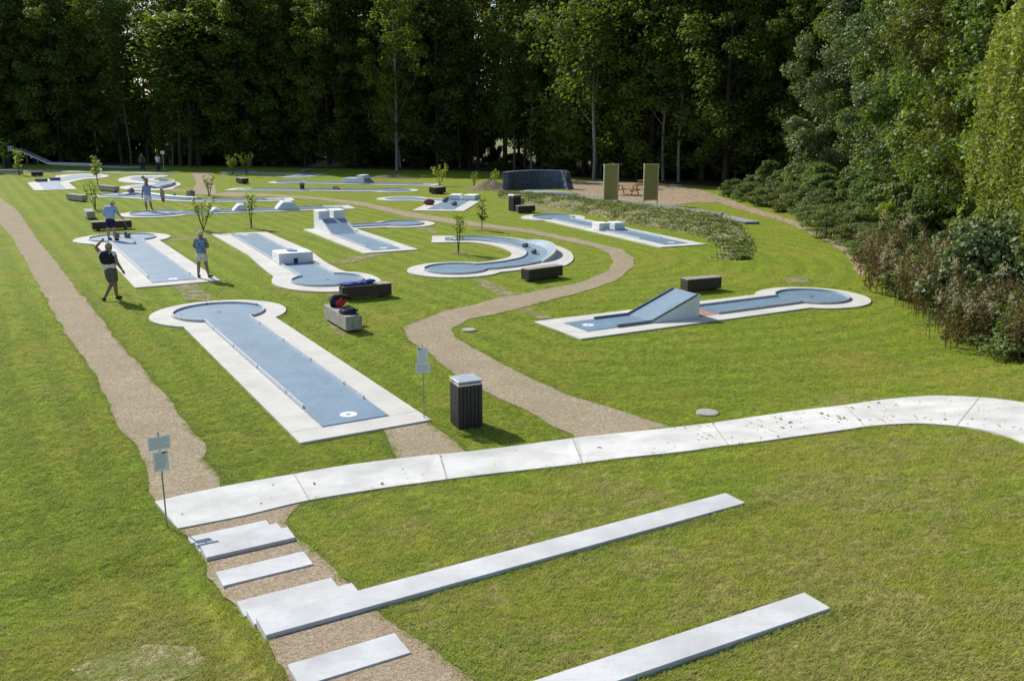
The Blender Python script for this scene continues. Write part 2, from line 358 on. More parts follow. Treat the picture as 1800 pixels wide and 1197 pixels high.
def prism(name, poly, z0, z1, mat, parent=None, bev=0.0, origin=None):
    """closed slab from a 2-D outline; z1 may be a function of (x,y)"""
    bm = bmesh.new()
    f1 = z1 if callable(z1) else (lambda x, y: z1); f0 = z0 if callable(z0) else (lambda x, y: z0)
    o = origin or Vector((0, 0, 0))
    top = [bm.verts.new((p[0] - o.x, p[1] - o.y, f1(p[0], p[1]) - o.z)) for p in poly]
    bot = [bm.verts.new((p[0] - o.x, p[1] - o.y, f0(p[0], p[1]) - o.z)) for p in poly]
    bm.faces.new(top); bm.faces.new(bot[::-1]); k = len(poly)
    for i in range(k): bm.faces.new((top[i], bot[i], bot[(i + 1) % k], top[(i + 1) % k]))
    bmesh.ops.recalc_face_normals(bm, faces=bm.faces)
    bmesh.ops.triangulate(bm, faces=[f for f in bm.faces if len(f.verts) > 4])
    if bev:
        pass
    return link(name, bm_mesh(name, bm), mat, parent)
def catmull(pts, n=8, closed=False):
    pts = [Vector(p[:2]) for p in pts]; out = []; k = len(pts)
    rng = range(k if closed else k - 1)
    for i in rng:
        if closed: a, b, c, d = pts[(i - 1) % k], pts[i], pts[(i + 1) % k], pts[(i + 2) % k]
        else: a, b, c, d = pts[max(i - 1, 0)], pts[i], pts[i + 1], pts[min(i + 2, k - 1)]
        for j in range(n):
            t = j / n
            out.append(0.5 * ((2 * b) + (c - a) * t + (2 * a - 5 * b + 4 * c - d) * t * t + (3 * b - a - 3 * c + d) * t ** 3))
    if not closed: out.append(pts[-1])
    return out
def resample(poly, step, wob=0.0, seed=0):
    out = []; k = len(poly)
    for i in range(k):
        a, b = Vector(poly[i][:2]), Vector(poly[(i + 1) % k][:2]); n = max(1, int((b - a).length / step))
        for j in range(n):
            p = a.lerp(b, j / n)
            if wob:
                q = Vector((p.x * 1.3, p.y * 1.3, seed)); q2 = q * 3.7
                p = p + Vector((noise.noise(q) + .5 * noise.noise(q2), noise.noise(q + Vector((9, 9, 0))) + .5 * noise.noise(q2 + Vector((5, 0, 0))))) * wob
            out.append(p)
    return out
def sheet(name, poly, off, mat, grid=0.5, parent=None, hfun=None):
    poly = [Vector(p[:2]) for p in poly]
    P = np.array([[p.x, p.y] for p in poly])
    xs = np.arange(P[:, 0].min(), P[:, 0].max(), grid); ys = np.arange(P[:, 1].min(), P[:, 1].max(), grid)
    gx, gy = np.meshgrid(xs, ys); gx = gx.ravel() + grid * .31; gy = gy.ravel() + grid * .17
    ins = inside(P, gx, gy)
    pts = poly + [Vector((a, b)) for a, b in zip(gx[ins], gy[ins])]
    k = len(poly)
    r = delaunay_2d_cdt(pts, [(i, (i + 1) % k) for i in range(k)], [list(range(k))], 1, 1e-5)
    vs = r[0]; fs = [f for f in r[2]]
    h = hfun or (lambda x, y: T(x, y))
    me = mesh_from(name, [(v.x, v.y, h(v.x, v.y) + off) for v in vs], fs)
    bm = bmesh.new(); bm.from_mesh(me)
    for f in bm.faces:
        if f.normal.z < 0: f.normal_flip()
    bm.to_mesh(me); bm.free()
    return link(name, me, mat, parent)
def inside(P, x, y):
    res = np.zeros(len(x), bool); n = len(P); j = n - 1
    for i in range(n):
        xi, yi, xj, yj = P[i, 0], P[i, 1], P[j, 0], P[j, 1]
        c = ((yi > y) != (yj > y)) & (x < (xj - xi) * (y - yi) / (yj - yi + 1e-12) + xi)
        res ^= c; j = i
    return res
NOGRASS = []                                        # outlines (numpy) where no grass tufts stand
def nograss(poly): NOGRASS.append(np.array([[p[0], p[1]] for p in poly]))

# ------------------------------------------------------------------ ground
def axis(vals):
    out = []
    for a, b, st in vals: out += list(np.arange(a, b, st))
    return np.array(out + [vals[-1][1]])
gx = axis([(-1500, -300, 120), (-300, -80, 12), (-80, -16, 1.6), (-16, 16, 0.22), (16, 80, 1.6), (80, 300, 12), (300, 1500, 120)])
gy = axis([(-60, -4, 4), (-4, 20, 0.2), (20, 50, 0.6), (50, 140, 1.5), (140, 400, 12), (400, 3000, 200)])
X, Y = np.meshgrid(gx, gy)
Z = np.minimum(terrain(X, Y), 4.2)
nx, ny = len(gx), len(gy)
gm = bpy.data.meshes.new('ground')
idx = np.arange(nx * ny).reshape(ny, nx)
F = np.stack([idx[:-1, :-1], idx[:-1, 1:], idx[1:, 1:], idx[1:, :-1]], -1).reshape(-1, 4)
gm.vertices.add(nx * ny); gm.vertices.foreach_set('co', np.stack([X, Y, Z], -1).reshape(-1).astype(np.float32))
gm.loops.add(len(F) * 4); gm.loops.foreach_set('vertex_index', F.reshape(-1).astype(np.int32))
gm.polygons.add(len(F)); gm.polygons.foreach_set('loop_start', np.arange(0, len(F) * 4, 4, dtype=np.int32)); gm.polygons.foreach_set('loop_total', np.full(len(F), 4, dtype=np.int32))
gm.polygons.foreach_set('use_smooth', [True] * len(F)); gm.update(calc_edges=True)
tag(link('ground', gm, M['grass']), 'mown lawn with mottled green and straw patches round the course', kind='structure')
def pxpoly(pts, z=None): return [P2(x, y, z) for x, y in pts]
def structure(o, label): return tag(o, label, kind='structure')

# gravel paths
pl = [(0, 300), (0, 383), (20, 415.5), (45, 458), (70, 508), (99.4, 560), (119, 591), (153.4, 637), (184.7, 696), (204.5, 742), (238.6, 787), (261, 830), (263, 867), (272.7, 884),
      (389, 858), (389, 838), (355, 807), (361, 781.6), (318, 736), (301, 702), (275.6, 676.5), (236, 634), (196, 588), (179, 560), (135, 508), (100, 463), (62.7, 418), (32.6, 373), (0, 335)]
left_path = pxpoly(pl[2:-1]); left_path = [P2(-60, 330)] + left_path + [P2(-60, 300)]
left_path = resample(left_path, 0.35, 0.09, 1)
structure(sheet('gravel_path', left_path, 0.012, M['gravel'], 0.5), 'straight beige gravel path running up the left side of the course'); nograss(left_path); GRAVELS = [NOGRASS[-1]]
up = [(337, 303), (345, 322), (337, 338), (300, 332.5), (250, 332), (250, 334), (300, 335.5), (350, 342), (400, 346), (472, 346), (564, 352), (640, 363.5), (716, 382), (808, 396), (850, 400), (933, 411), (1016.7, 429), (1044, 434.4), (1069, 445.6), (1079, 459.4), (1069, 476),
      (1016.7, 498), (952.8, 510), (883, 522.8), (800.8, 542.6), (736.7, 562.5), (709, 574.7), (715, 599), (746, 617.5), (770, 636), (807, 663), (883, 703), (944, 733.6), (1005.5, 764), (1011.6, 774),
      (1182.7, 752), (1097, 724), (1005.5, 697), (929, 663), (852.8, 623.6), (800.8, 593), (794.7, 577.8), (822, 562.5), (868, 553), (914, 542.6), (959.7, 530.4), (1036, 510.6), (1086, 493), (1115, 468), (1114, 454), (1091.7, 438.6),
      (1016.7, 420.5), (933, 404), (850, 393), (808, 387), (716.6, 373), (640, 356), (564, 347.5), (472, 341), (400, 338), (380, 341), (378, 325), (368, 303)]
wpath = resample(pxpoly(up), 0.4, 0.09, 2)
structure(sheet('winding_gravel_path', wpath, 0.013, M['gravel'], 0.6), 'winding beige gravel path curving between the lanes'); nograss(wpath); GRAVELS.append(NOGRASS[-1])
tp = resample(pxpoly([(672, 752), (745, 741), (790, 768), (824, 797), (840, 808), (700, 812)]), 0.25, 0.05, 3)
structure(sheet('gravel_apron', tp, 0.014, M['gravel'], 0.4), 'gravel link between the nearest lane and the white path'); nograss(tp); GRAVELS.append(NOGRASS[-1])
UU, NN = Vector((0.866, 0.5)), Vector((0.5, -0.866))
def ts(t, s): return UU * t + NN * s
sp_ = resample([ts(1.80, -12.9), ts(3.7, -12.75), ts(3.15, -11.9), ts(3.1, -11.0), ts(3.15, -10), ts(3.05, -8.3), ts(3.15, -7), ts(3.2, -4.4), ts(1.75, -4.4), ts(1.8, -6.5), ts(1.93, -8.2), ts(1.9, -9.2), ts(1.82, -9.7), ts(1.80, -10.5), ts(1.92, -11.0), ts(1.93, -12)], 0.18, 0.05, 4)
structure(sheet('stair_gravel', sp_, 0.014, M['stairgravel'], 0.2), 'reddish gravel between the white step slabs'); nograss(sp_); GRAVELS.append(NOGRASS[-1]); NG0 = len(NOGRASS)
for i, (pts, lb) in enumerate([([(300, 503), (345, 499), (372, 522), (368, 529), (325, 529), (318, 515)], 'worn soil patch between the nearest lane and the lane where people play'),
                 ([(573, 461), (600, 458), (640, 449), (660, 445), (690, 446), (660, 452), (620, 461), (592, 466)], 'worn link path below the tower lane'),
                 ([(830, 492), (850, 490), (880, 505), (915, 521), (890, 523), (865, 515)], 'worn link path below the curved lane'),
                 ([(900, 541), (930, 543), (972, 558), (950, 561), (925, 552)], 'worn link path by the kicker ramp lane'),
                 ([(568, 563), (577, 560), (609, 586), (606, 591), (590, 588)], 'bare soil strip beside the pale bench with bags'),
                 ([(295, 421), (330, 418), (372, 416), (372, 419), (330, 422), (296, 424)], 'thin worn track behind the woman in the blue top'),
                 ([(1375, 489), (1405, 487), (1425, 491), (1418, 497), (1385, 498)], 'bare soil patch behind the kicker lane circle'),
                 ([(925, 355), (950, 362), (1000, 376), (990, 379), (940, 368)], 'worn track below the planted bank'),
                 ([(120, 1180), (190, 1150), (260, 1132), (335, 1140), (365, 1165), (330, 1190), (260, 1210), (150, 1215)], 'bare scuffed soil patch in the bottom left foreground'),
                 ([(720, 398), (745, 399), (775, 409), (765, 412)], 'worn spot below the tower lane circle')]):
    pp = resample(pxpoly(pts), 0.3, 0.08, 10 + i)
    structure(sheet('worn_track', pp, 0.010, M['worn'], 0.5), lb)
# wood chips
ch = resample(pxpoly([(975, 322), (1000, 318), (1100, 321), (1180, 323), (1235, 335), (1270, 347), (1310, 362), (1350, 374), (1400, 390), (1440, 410), (1480, 432), (1508, 452), (1520, 478), (1515, 488), (1503, 476), (1492, 452),
                      (1460, 428), (1420, 408), (1380, 391), (1340, 380), (1290, 366), (1262, 356), (1215, 357), (1175, 363), (1120, 357), (1070, 352), (1010, 340)]), 0.5, 0.15, 5)
structure(sheet('wood_chip_ground', ch, 0.012, M['chips'], 1.5), 'pale wood chips round the picnic table and along the bushes'); nograss(ch)
# woodland floor and the sunny meadow beyond
wf = [(-140, 119), (-62, 118), (-40, 114), (-20, 108), (0, 101), (6, 91), (14, 82), (24, 72), (25, 58), (21, 44), (17.2, 32), (15.4, 25), (16, 20), (22, 14), (60, 10), (90, 60), (60, 142), (-140, 150)]
structure(sheet('woodland_floor', resample(wf, 1.5, 0.5, 6), 0.02, M['floor'], 6), 'dark leaf litter under the trees')
structure(sheet('meadow', [Vector((-400, 151.5)), Vector((62, 143.5)), Vector((92, 60)), Vector((400, 60)), Vector((400, 330)), Vector((-400, 330))], 0.05, M['meadow'], 40), 'sunny dry meadow seen between the trunks')

# white concrete path of poured panels
far = [(272.5, 884.3), (387, 859), (516.8, 836), (612, 820), (749.6, 803), (797.8, 799), (900, 787), (1005.5, 773), (1066.6, 766), (1182.7, 754), (1250, 746), (1333.6, 734), (1400, 724.4), (1484, 714.4), (1551, 705), (1617.6, 699), (1667.8, 698.3), (1734.6, 702), (1800, 710.4), (1880, 728), (1960, 760)]
nea = [(312.6, 932), (429, 909), (543.5, 882), (677, 860), (749.6, 850), (850, 837), (1000, 820), (1100, 807), (1200, 796.5), (1266.8, 787), (1333.6, 779), (1400, 769.5), (1467, 760.5), (1534, 751), (1601, 747), (1651, 748.8), (1701, 754), (1751, 763.8), (1800, 780.5), (1860, 815), (1900, 860)]
fw = catmull(pxpoly(far), 5); nw = catmull(pxpoly(nea), 5)
def nearest(line, p): return min(range(len(line)), key=lambda i: (line[i] - p).length)
cuts = [((516.8, 836), (543.5, 882)), ((772, 801), (786, 846)), ((1010, 772), (1030, 815)), ((1252, 746), (1275, 786)), ((1484, 714), (1524, 752)), ((1719.5, 701), (1681, 751.5))]
fi = [0] + [nearest(fw, P2(*a)) for a, b in cuts] + [len(fw) - 1]
ni = [0] + [nearest(nw, P2(*b)) for a, b in cuts] + [len(nw) - 1]
cp = empty('concrete_path', (0, 0, 0)); structure(cp, 'smooth white concrete footpath curving across the foreground')
for k in range(len(fi) - 1):
    A = fw[fi[k]:fi[k + 1] + 1]; B = nw[ni[k]:ni[k + 1] + 1]
    if k > 0: A = [A[0].lerp(A[1], 0.015)] + A[1:]; B = [B[0].lerp(B[1], 0.015)] + B[1:]
    poly = A + B[::-1]
    top = sheet('panel', poly, 0.034, M['pathconc'], 0.35, cp)
    bm = bmesh.new(); bm.from_mesh(top.data)
    be = [e for e in bm.edges if e.is_boundary]
    r = bmesh.ops.extrude_edge_only(bm, edges=be)
    for v in [q for q in r['geom'] if isinstance(q, bmesh.types.BMVert)]: v.co.z -= 0.14
    bm.normal_update(); bm.to_mesh(top.data); bm.free()
nograss(fw + nw[::-1])
bm = bmesh.new()
for k in range(1, len(fi) - 1):
    a, b = fw[fi[k]], nw[ni[k]]; d = (b - a).normalized(); n = Vector((-d.y, d.x)) * 0.009
    vs = [bm.verts.new((p.x, p.y, T(p.x, p.y) + 0.0375)) for p in (a - n, a + n, b + n, b - n)]; bm.faces.new(vs)
link('joint_seal', bm_mesh('joint_seal', bm), M['seam'], cp)

# step slabs and long terrace slabs
def step(name, t0, t1, s0, s1, z, label, th=0.20, group='white concrete step slabs'):
    c = ts((t0 + t1) / 2, (s0 + s1) / 2); a, b = (t1 - t0) / 2, (s1 - s0) / 2
    bm = bmesh.new(); box_bm(bm, -a, a, -b, b, -th, 0, 0.006)
    o = link(name, bm_mesh(name, bm), M['stepconc']); o.location = (c.x, c.y, z); o.rotation_euler = (0, 0, rad(30))
    tag(o, label, 'step slab' if th < 0.5 else 'slab', group); return o
TL, TR = 1.88, 2.95
G1 = 'white concrete step slabs'
step('step_slab', TL, TR, -12.07, -11.714, 0.135, 'lowest white step slab, next to the end of the white footpath')
step('step_slab', TL + .02, TR + .06, -11.71, -11.354, 0.225, 'middle slab of the lowest stack of three steps')
step('step_slab', TL + .03, TR + .10, -11.35, -10.98, 0.30, 'top slab of the lowest three steps, crossed by a sign shadow')
step('step_slab', TL, TR, -10.30, -9.91, 0.425, 'single white step slab alone in gravel above the lowest three')
step('step_slab', TL, TR, -9.25, -8.90, 0.555, 'lowest slab of the upper stack that joins the long terrace slab')
step('step_slab', TL + .02, TR + .12, -8.896, -8.57, 0.625, 'middle slab of the upper stack beside the long terrace slab')
step('terrace_slab', TL + .04, 8.31, -8.566, -8.18, 0.70, 'long white terrace slab stretching across the slope from the steps', th=0.22, group='long white terrace slabs')
step('step_slab', TL + .02, TR, -7.37, -6.98, 0.845, 'single white step slab at the bottom edge of the photo')
ts2 = step('terrace_slab', 2.6, 6.56, -5.665, -5.325, 1.12, 'short white terrace slab in the bottom right foreground grass', th=0.22, group='long white terrace slabs')
ts2.rotation_euler.z = rad(28.2)
for t0, t1, s0, s1 in ((TL, 8.31, -8.566, -8.18), (TL, 6.56, -5.74, -5.35), (TL, TR, -9.3, -8.5)): nograss([ts(t0, s0), ts(t1, s0), ts(t1, s1), ts(t0, s1)])

# ------------------------------------------------------------------ lanes
def frame_normals(pts):
    ns = []
    for i in range(len(pts)):
        if i == 0: d = (pts[1] - pts[0]).normalized(); n = Vector((-d.y, d.x)); k = 1
        elif i == len(pts) - 1: d = (pts[-1] - pts[-2]).normalized(); n = Vector((-d.y, d.x)); k = 1
        else:
            d1 = (pts[i] - pts[i - 1]).normalized(); d2 = (pts[i + 1] - pts[i]).normalized()
            n1 = Vector((-d1.y, d1.x)); n2 = Vector((-d2.y, d2.x)); n = (n1 + n2).normalized(); k = 1 / max(0.4, n.dot(n1))
        ns.append(n * k)
    return ns
def keyhole(pts, h, R, ext=0.0, start=0.0, seg=40, open_=False):
    """outline of a strip along pts that ends in a circle round the last point (R=0: plain strip)"""
    pts = [Vector(p[:2]) for p in pts]
    d0 = (pts[1] - pts[0]).normalized(); pts[0] = pts[0] - d0 * ext
    while start > 0:
        sg = (pts[1] - pts[0]).length
        if start < sg * .9 or len(pts) == 2: pts[0] = pts[0] + (pts[1] - pts[0]).normalized() * start; break
        start -= sg; pts.pop(0)
    if R > 0:
        C = pts[-1]
        d = (C - pts[-2]).normalized()
        while len(pts) > 2 and (pts[-2] - C).length < math.sqrt(R * R - h * h): pts.pop(-2)
        d = (C - pts[-2]).normalized()
        N = C - d * math.sqrt(R * R - h * h)
        line = pts[:-1] + [N]
    else:
        line = pts[:]; line[-1] = line[-1] + (pts[-1] - pts[-2]).normalized() * ext
    ns = frame_normals(line)
    Lf = [p + n * h for p, n in zip(line, ns)]; Rt = [p - n * h for p, n in zip(line, ns)]
    out = Lf[:]
    if R > 0:
        a0 = math.atan2(*(Lf[-1] - C).yx); a1 = math.atan2(*(Rt[-1] - C).yx)
        while a1 > a0: a1 -= 2 * math.pi
        out = Lf[:-1] + [C + Vector((math.cos(a0 + (a1 - a0) * k / seg), math.sin(a0 + (a1 - a0) * k / seg))) * R for k in range(seg + 1)] + Rt[:-1][::-1]
    else:
        out = Lf + Rt[::-1]
    return out
def sweep(name, pts, w, z0, z1, mat, parent, closed=False):
    pts = [Vector(p[:2]) for p in pts]; ns = frame_normals(pts); bm = bmesh.new(); rings = []
    f = lambda z, i: z(pts[i].x, pts[i].y) if callable(z) else z
    for i, (p, n) in enumerate(zip(pts, ns)):
        a = p + n * w / 2; b = p - n * w / 2
        rings.append([bm.verts.new((a.x, a.y, f(z0, i))), bm.verts.new((a.x, a.y, f(z1, i))), bm.verts.new((b.x, b.y, f(z1, i))), bm.verts.new((b.x, b.y, f(z0, i)))])
    for i in range(len(rings) - 1):
        for k in range(4): bm.faces.new((rings[i][k], rings[i][(k + 1) % 4], rings[i + 1][(k + 1) % 4], rings[i + 1][k]))
    bm.faces.new(rings[0]); bm.faces.new(rings[-1][::-1])
    return link(name, bm_mesh(name, bm), mat, parent)
ZS, ZP = 0.045, 0.062
def tee_mark(parent, c, z=ZP, r=0.17):
    bm = bmesh.new(); N = 48; o = []; i_ = []
    for k in range(N):
        a = 2 * math.pi * k / N; rr = r * (1 + 0.06 * math.cos(16 * a)); o.append(bm.verts.new((c.x + rr * math.cos(a), c.y + rr * math.sin(a), z + 0.004)))
        i_.append(bm.verts.new((c.x + r * .3 * math.cos(a), c.y + r * .3 * math.sin(a), z + 0.004)))
    for k in range(N): bm.faces.new((o[k], o[(k + 1) % N], i_[(k + 1) % N], i_[k]))
    link('tee_mark', bm_mesh('tee_mark', bm), M['mark'], parent)
def lane(label, pts, circ, h=None, b=0.62, rail=1.2, mark=0.42, slab=None, railh=0.06, hole=True, pieces=None, tall=0):
    """pts: pixel centreline from tee to just before the circle; circ: (x_left, x_right, y)"""
    w = [P2(x, y, 0.05) for x, y in pts]
    if circ:
        a, c = P2(circ[0], circ[2], .05), P2(circ[1], circ[2], .05); R = (a - c).length / 2; C = (a + c) / 2; w.append(C)
    else: R = 0; C = None
    if h is None: h = R / 2 if R else 0.62
    root = empty('minigolf_lane', (w[0].x, w[0].y, 0), 0, label, 'minigolf lane', 'concrete minigolf lanes')
    root['h'] = h
    def par(o): o.parent = root; o.matrix_parent_inverse = Matrix.Translation(-root.location)
    class Q: pass
    q = Q(); q.root = root; q.h = h; q.R = R; q.C = C; q.w = w; q.par = par
    q.d = (w[1] - w[0]).normalized(); q.n = Vector((-q.d.y, q.d.x))
    if slab: outer = [P2(x, y, .04) for x, y in slab]
    else: outer = keyhole(w, h + b, R + b if R else 0, ext=b)
    q.outer = outer
    if pieces:                                       # slab poured in pieces across the tee end
        cut = pieces; d0 = q.d; n0 = q.n; base = w[0] - d0 * b
        p1 = [base + n0 * (h + b), base + n0 * (h + b) + d0 * cut, base - n0 * (h + b) + d0 * cut, base - n0 * (h + b)]
        par(prism('slab_panel', p1, -0.12, ZS, M['slab']))
        rest = keyhole(w, h + b, R + b, ext=b - cut - 0.012)
        par(prism('slab_panel', rest, -0.12, ZS, M['slab']))
    else:
        par(prism('base_slab', outer, -0.12, ZS, M['slab']))
    inner = keyhole(w, h, R) if pieces is None or True else None
    q.inner = inner
    if pieces != 'none': par(prism('playing_surface', inner, 0.0, ZP, M['play']))
    nograss(outer)
    if rail is not None:
        ro = keyhole(w, h - 0.03, R - 0.03 if R else 0, start=rail)
        par(sweep('rail', ro, 0.035, ZP - .02, ZP + railh, M['rail'], None))
    if mark: tee_mark_at = w[0] + q.d * mark; o = None; tee_mark(root, Vector((tee_mark_at.x - w[0].x, tee_mark_at.y - w[0].y)), ZP)
    if hole and C is not None:
        bm = bmesh.new(); bmesh.ops.create_cone(bm, cap_ends=True, segments=20, radius1=0.06, radius2=0.06, depth=0.004)
        o = link('cup', bm_mesh('cup', bm), M['darkmetal']); o.location = (C.x, C.y, ZP + 0.003); par(o)
    return q
def obox(q, name, c, d, L, W, z0, z1, mat, bev=0.012):
    """box part of a lane: centre c (2-D), direction d, length L along d, width W"""
    bm = bmesh.new(); box_bm(bm, -L / 2, L / 2, -W / 2, W / 2, z0, z1, bev)
    o = link(name, bm_mesh(name, bm), mat); o.location = (c.x, c.y, 0); o.rotation_euler = (0, 0, math.atan2(d.y, d.x)); q.par(o); return o
def rock(q, px, py, r, seed, name='obstacle_stone'):
    c = P2(px, py, 0.06); bm = bmesh.new(); blob_bm(bm, (0, 0, 0), (r, r * .8, r * .7), 2, 0.45, seed)
    o = link(name, bm_mesh(name, bm), M['rock']); o.location = (c.x, c.y, ZP + r * .55); o.rotation_euler = (0, 0, seed); q.par(o); return o

# the nearest lane
q1 = lane('nearest lane, plain blue keyhole with a white tee mark, beside the bin', [(626, 740)], (306.4, 463.3, 549), rail=1.25, pieces=0.62)
# ball-marks and rail clips on the nearest lane
ro = keyhole(q1.w, q1.h - 0.03, q1.R - 0.03, start=1.25)
L_ = 0.0
for i in range(1, len(ro)):
    sg = (ro[i] - ro[i - 1]).length; L_ += sg
    if L_ > 1.7:
        nn = int(L_ / 2.0) if sg > 2 else 1
        for j in range(max(nn, 1)):
            p = ro[i - 1].lerp(ro[i], (j + .5) / max(nn, 1))
            obox(q1, 'rail_clip', p, (ro[i] - ro[i - 1]).normalized(), 0.035, 0.045, ZP, ZP + 0.062, M['darkmetal'], 0.0)
        L_ = 0
# lane with two people at its head
q2 = lane('lane where the man in the light blue shirt stands, two grey stones on its circle', [(308, 494)], (160, 270.8, 418.5), b=0.66, rail=1.2)
for px, py, s in ((206, 417, 1), (225.5, 418, 2)):
    c = P2(px, py, .06)
    obox(q2, 'obstacle_block', c, Vector((0.95, 0.2)), 0.20, 0.22, ZP, ZP + 0.22, M['rock'], 0.03)
    obox(q2, 'obstacle_block', c + Vector((-0.13, .05)), Vector((0.8, 0.3)), 0.14, 0.2, ZP, ZP + 0.29, M['rock'], 0.03)
# box lane
sl3 = catmull(pxpoly([(436.3, 448.3), (457, 466.8), (468, 476), (480, 485)], .04), 5) + catmull(pxpoly([(480, 488), (477.6, 495), (487, 502.5), (510, 508.5), (545, 512), (580, 513), (620, 511), (650, 506), (665, 499.5), (668.8, 492), (655, 484), (632, 479), (609, 477.7)], .04), 5) + catmull(pxpoly([(598, 474), (580, 465), (565, 455.5), (546, 441)], .04), 5)
sl3 = pxpoly([(468.2, 407.8), (371.6, 411.6)], .04) + sl3
q3 = lane('lane with a low white box tunnel pierced by a small dark opening', [(428.5, 411.6), (555, 482.5)], (512.4, 639.2, 492.5), rail=0.9, slab=None)
bpy.data.objects.remove([o for o in q3.root.children if o.name.startswith('base_slab')][0])
q3.par(prism('base_slab', sl3, -0.12, ZS, M['slab'])); nograss(sl3)
a, b_ = P2(488.1, 465.8, .05), P2(547.3, 461.7, .05); d3 = q3.d; W3 = abs((b_ - a).dot(q3.n)) + .05
c_top = (P2(469.8, 439.7, .47) + P2(540, 437.5, .47)) / 2; cb = (a + b_) / 2
L3 = max(0.7, (cb - c_top).dot(d3)); ax = q3.w[0] + d3 * (cb - q3.w[0]).dot(d3); c3 = ax - d3 * L3 / 2
obox(q3, 'box_tunnel', c3, d3, L3, 1.36, ZP, 0.48, M['white'])
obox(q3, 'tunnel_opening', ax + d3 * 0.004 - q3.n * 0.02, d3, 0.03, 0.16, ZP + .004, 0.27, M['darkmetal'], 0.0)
bm = bmesh.new(); bmesh.ops.create_cone(bm, cap_ends=True, segments=28, radius1=0.2, radius2=0.2, depth=0.06)
o = link('round_inlet', bm_mesh('round_inlet', bm), M['play']); o.location = (c3.x, c3.y, 0.49); q3.par(o)
o = obox(q3, 'inlet_ramp', c3 - d3 * (L3 / 2 - .1), d3, 0.4, 0.3, 0.47, 0.488, M['play'], 0.0)
obox(q3, 'approach_ramp', c3 - d3 * (L3 / 2 + .2), d3, 0.4, 0.34, ZP, 0.2, M['play'], 0.0)

# tower lane
w0 = P2(679.9, 438.5, .05); w1 = P2(604, 411.2, .05)
q4 = lane('tower lane, steep blue ramp climbing to a tall white tower with a slot', [(679.9, 438.5), (604, 411.2), (594, 407.8)], None, h=(P2(655.5, 440.4, .05) - P2(704.2, 436.5, .05)).length / 2 * 0.97, rail=None)
bpy.data.objects.remove([o for o in q4.root.children if o.name.startswith('base_slab')][0])
d4 = q4.d; n4 = q4.n; h4 = q4.h
ztop = 0.62; topm = P2(580.6, 385.5, ztop); rl = (topm - w1).dot(d4)
tb = w1 + d4 * (rl + 1.15)                            # back of the tower
ou = [w0 - d4 * .62 + n4 * (h4 + .62), w0 - d4 * .62 - n4 * (h4 + .62), tb - n4 * (h4 + .62), tb + n4 * (h4 + .62)]
q4.par(prism('base_slab', ou, -0.12, ZS, M['slab'])); nograss(ou)
def wedge(q, name, a, d, n, h, L0, L1, z1, mat, zb=0.0):
    """side profile rising from a to a+d*L0 at z1 and level to a+d*L1"""
    pr = [(0, ZP), (L0, z1)] + ([(L1, z1)] if L1 > L0 else []) + [(max(L0, L1), zb), (0, zb)]
    bm = bmesh.new(); A = [bm.verts.new((*(a + d * x + n * h), z)) for x, z in pr]; B = [bm.verts.new((*(a + d * x - n * h), z)) for x, z in pr]
    k = len(pr); bm.faces.new(A); bm.faces.new(B[::-1])
    for i in range(k): bm.faces.new((A[i], B[i], B[(i + 1) % k], A[(i + 1) % k]))
    o = link(name, bm_mesh(name, bm), mat); q.par(o); return o
wedge(q4, 'tower_body', w1, d4, n4, h4 + .05, rl, rl + 1.1, ztop, M['white'])
bm = bmesh.new(); q_ = [(w1 - n4 * (h4 - .03), ZP + .004), (w1 + n4 * (h4 - .03), ZP + .004), (w1 + d4 * rl + n4 * (h4 - .03), ztop + .006), (w1 + d4 * rl - n4 * (h4 - .03), ztop + .006)]
bm.faces.new([bm.verts.new((p.x, p.y, z + .006)) for p, z in q_]); q4.par(link('ramp_surface', bm_mesh('ramp_surface', bm), M['play']))
slot = 0.2
for sgn in (-1, 1):
    wd = (h4 + .05) - slot / 2
    obox(q4, 'tower_block', w1 + d4 * (rl + .62) + n4 * sgn * (slot / 2 + wd / 2), d4, 0.94, wd, ztop - .02, ztop + .42, M['white'])
obox(q4, 'slot_floor', w1 + d4 * (rl + .55), d4, 0.9, slot - .01, ztop, ztop + .06, M['mark'], 0)
for sgn in (-1, 1):
    rr = [w0 + d4 * 1.0 + n4 * sgn * (h4 - .03), w1 + n4 * sgn * (h4 - .03), w1 + d4 * (rl - .02) + n4 * sgn * (h4 - .03)]
    zf = lambda x, y: ZP - .02 + max(0, min(1, ((Vector((x, y)) - w1).dot(d4)) / rl)) * (ztop - ZP)
    q4.par(sweep('rail', rr, .035, zf, lambda x, y: zf(x, y) + .08, M['rail'], None))
# arm behind the tower
armC = (669, 745.4, 393); a_, c_ = P2(669, 393, .05), P2(745.4, 393, .05); R4 = (a_ - c_).length / 2; C4 = (a_ + c_) / 2; s4 = P2(606, 398, .05)
ar = keyhole([s4, C4], R4 / 2, R4); aro = keyhole([s4 - (C4 - s4).normalized() * 0.0, C4], R4 / 2 + .55, R4 + .6)
o = prism('arm_slab', aro, -0.12, ZS - .006, M['slab']); q4.par(o); nograss(aro)
q4.par(prism('arm_surface', ar, 0.0, ZP - .004, M['play']))
q4.par(sweep('rail', keyhole([s4, C4], R4 / 2 - .03, R4 - .03, start=.3), .035, ZP - .03, ZP + .05, M['rail'], None))

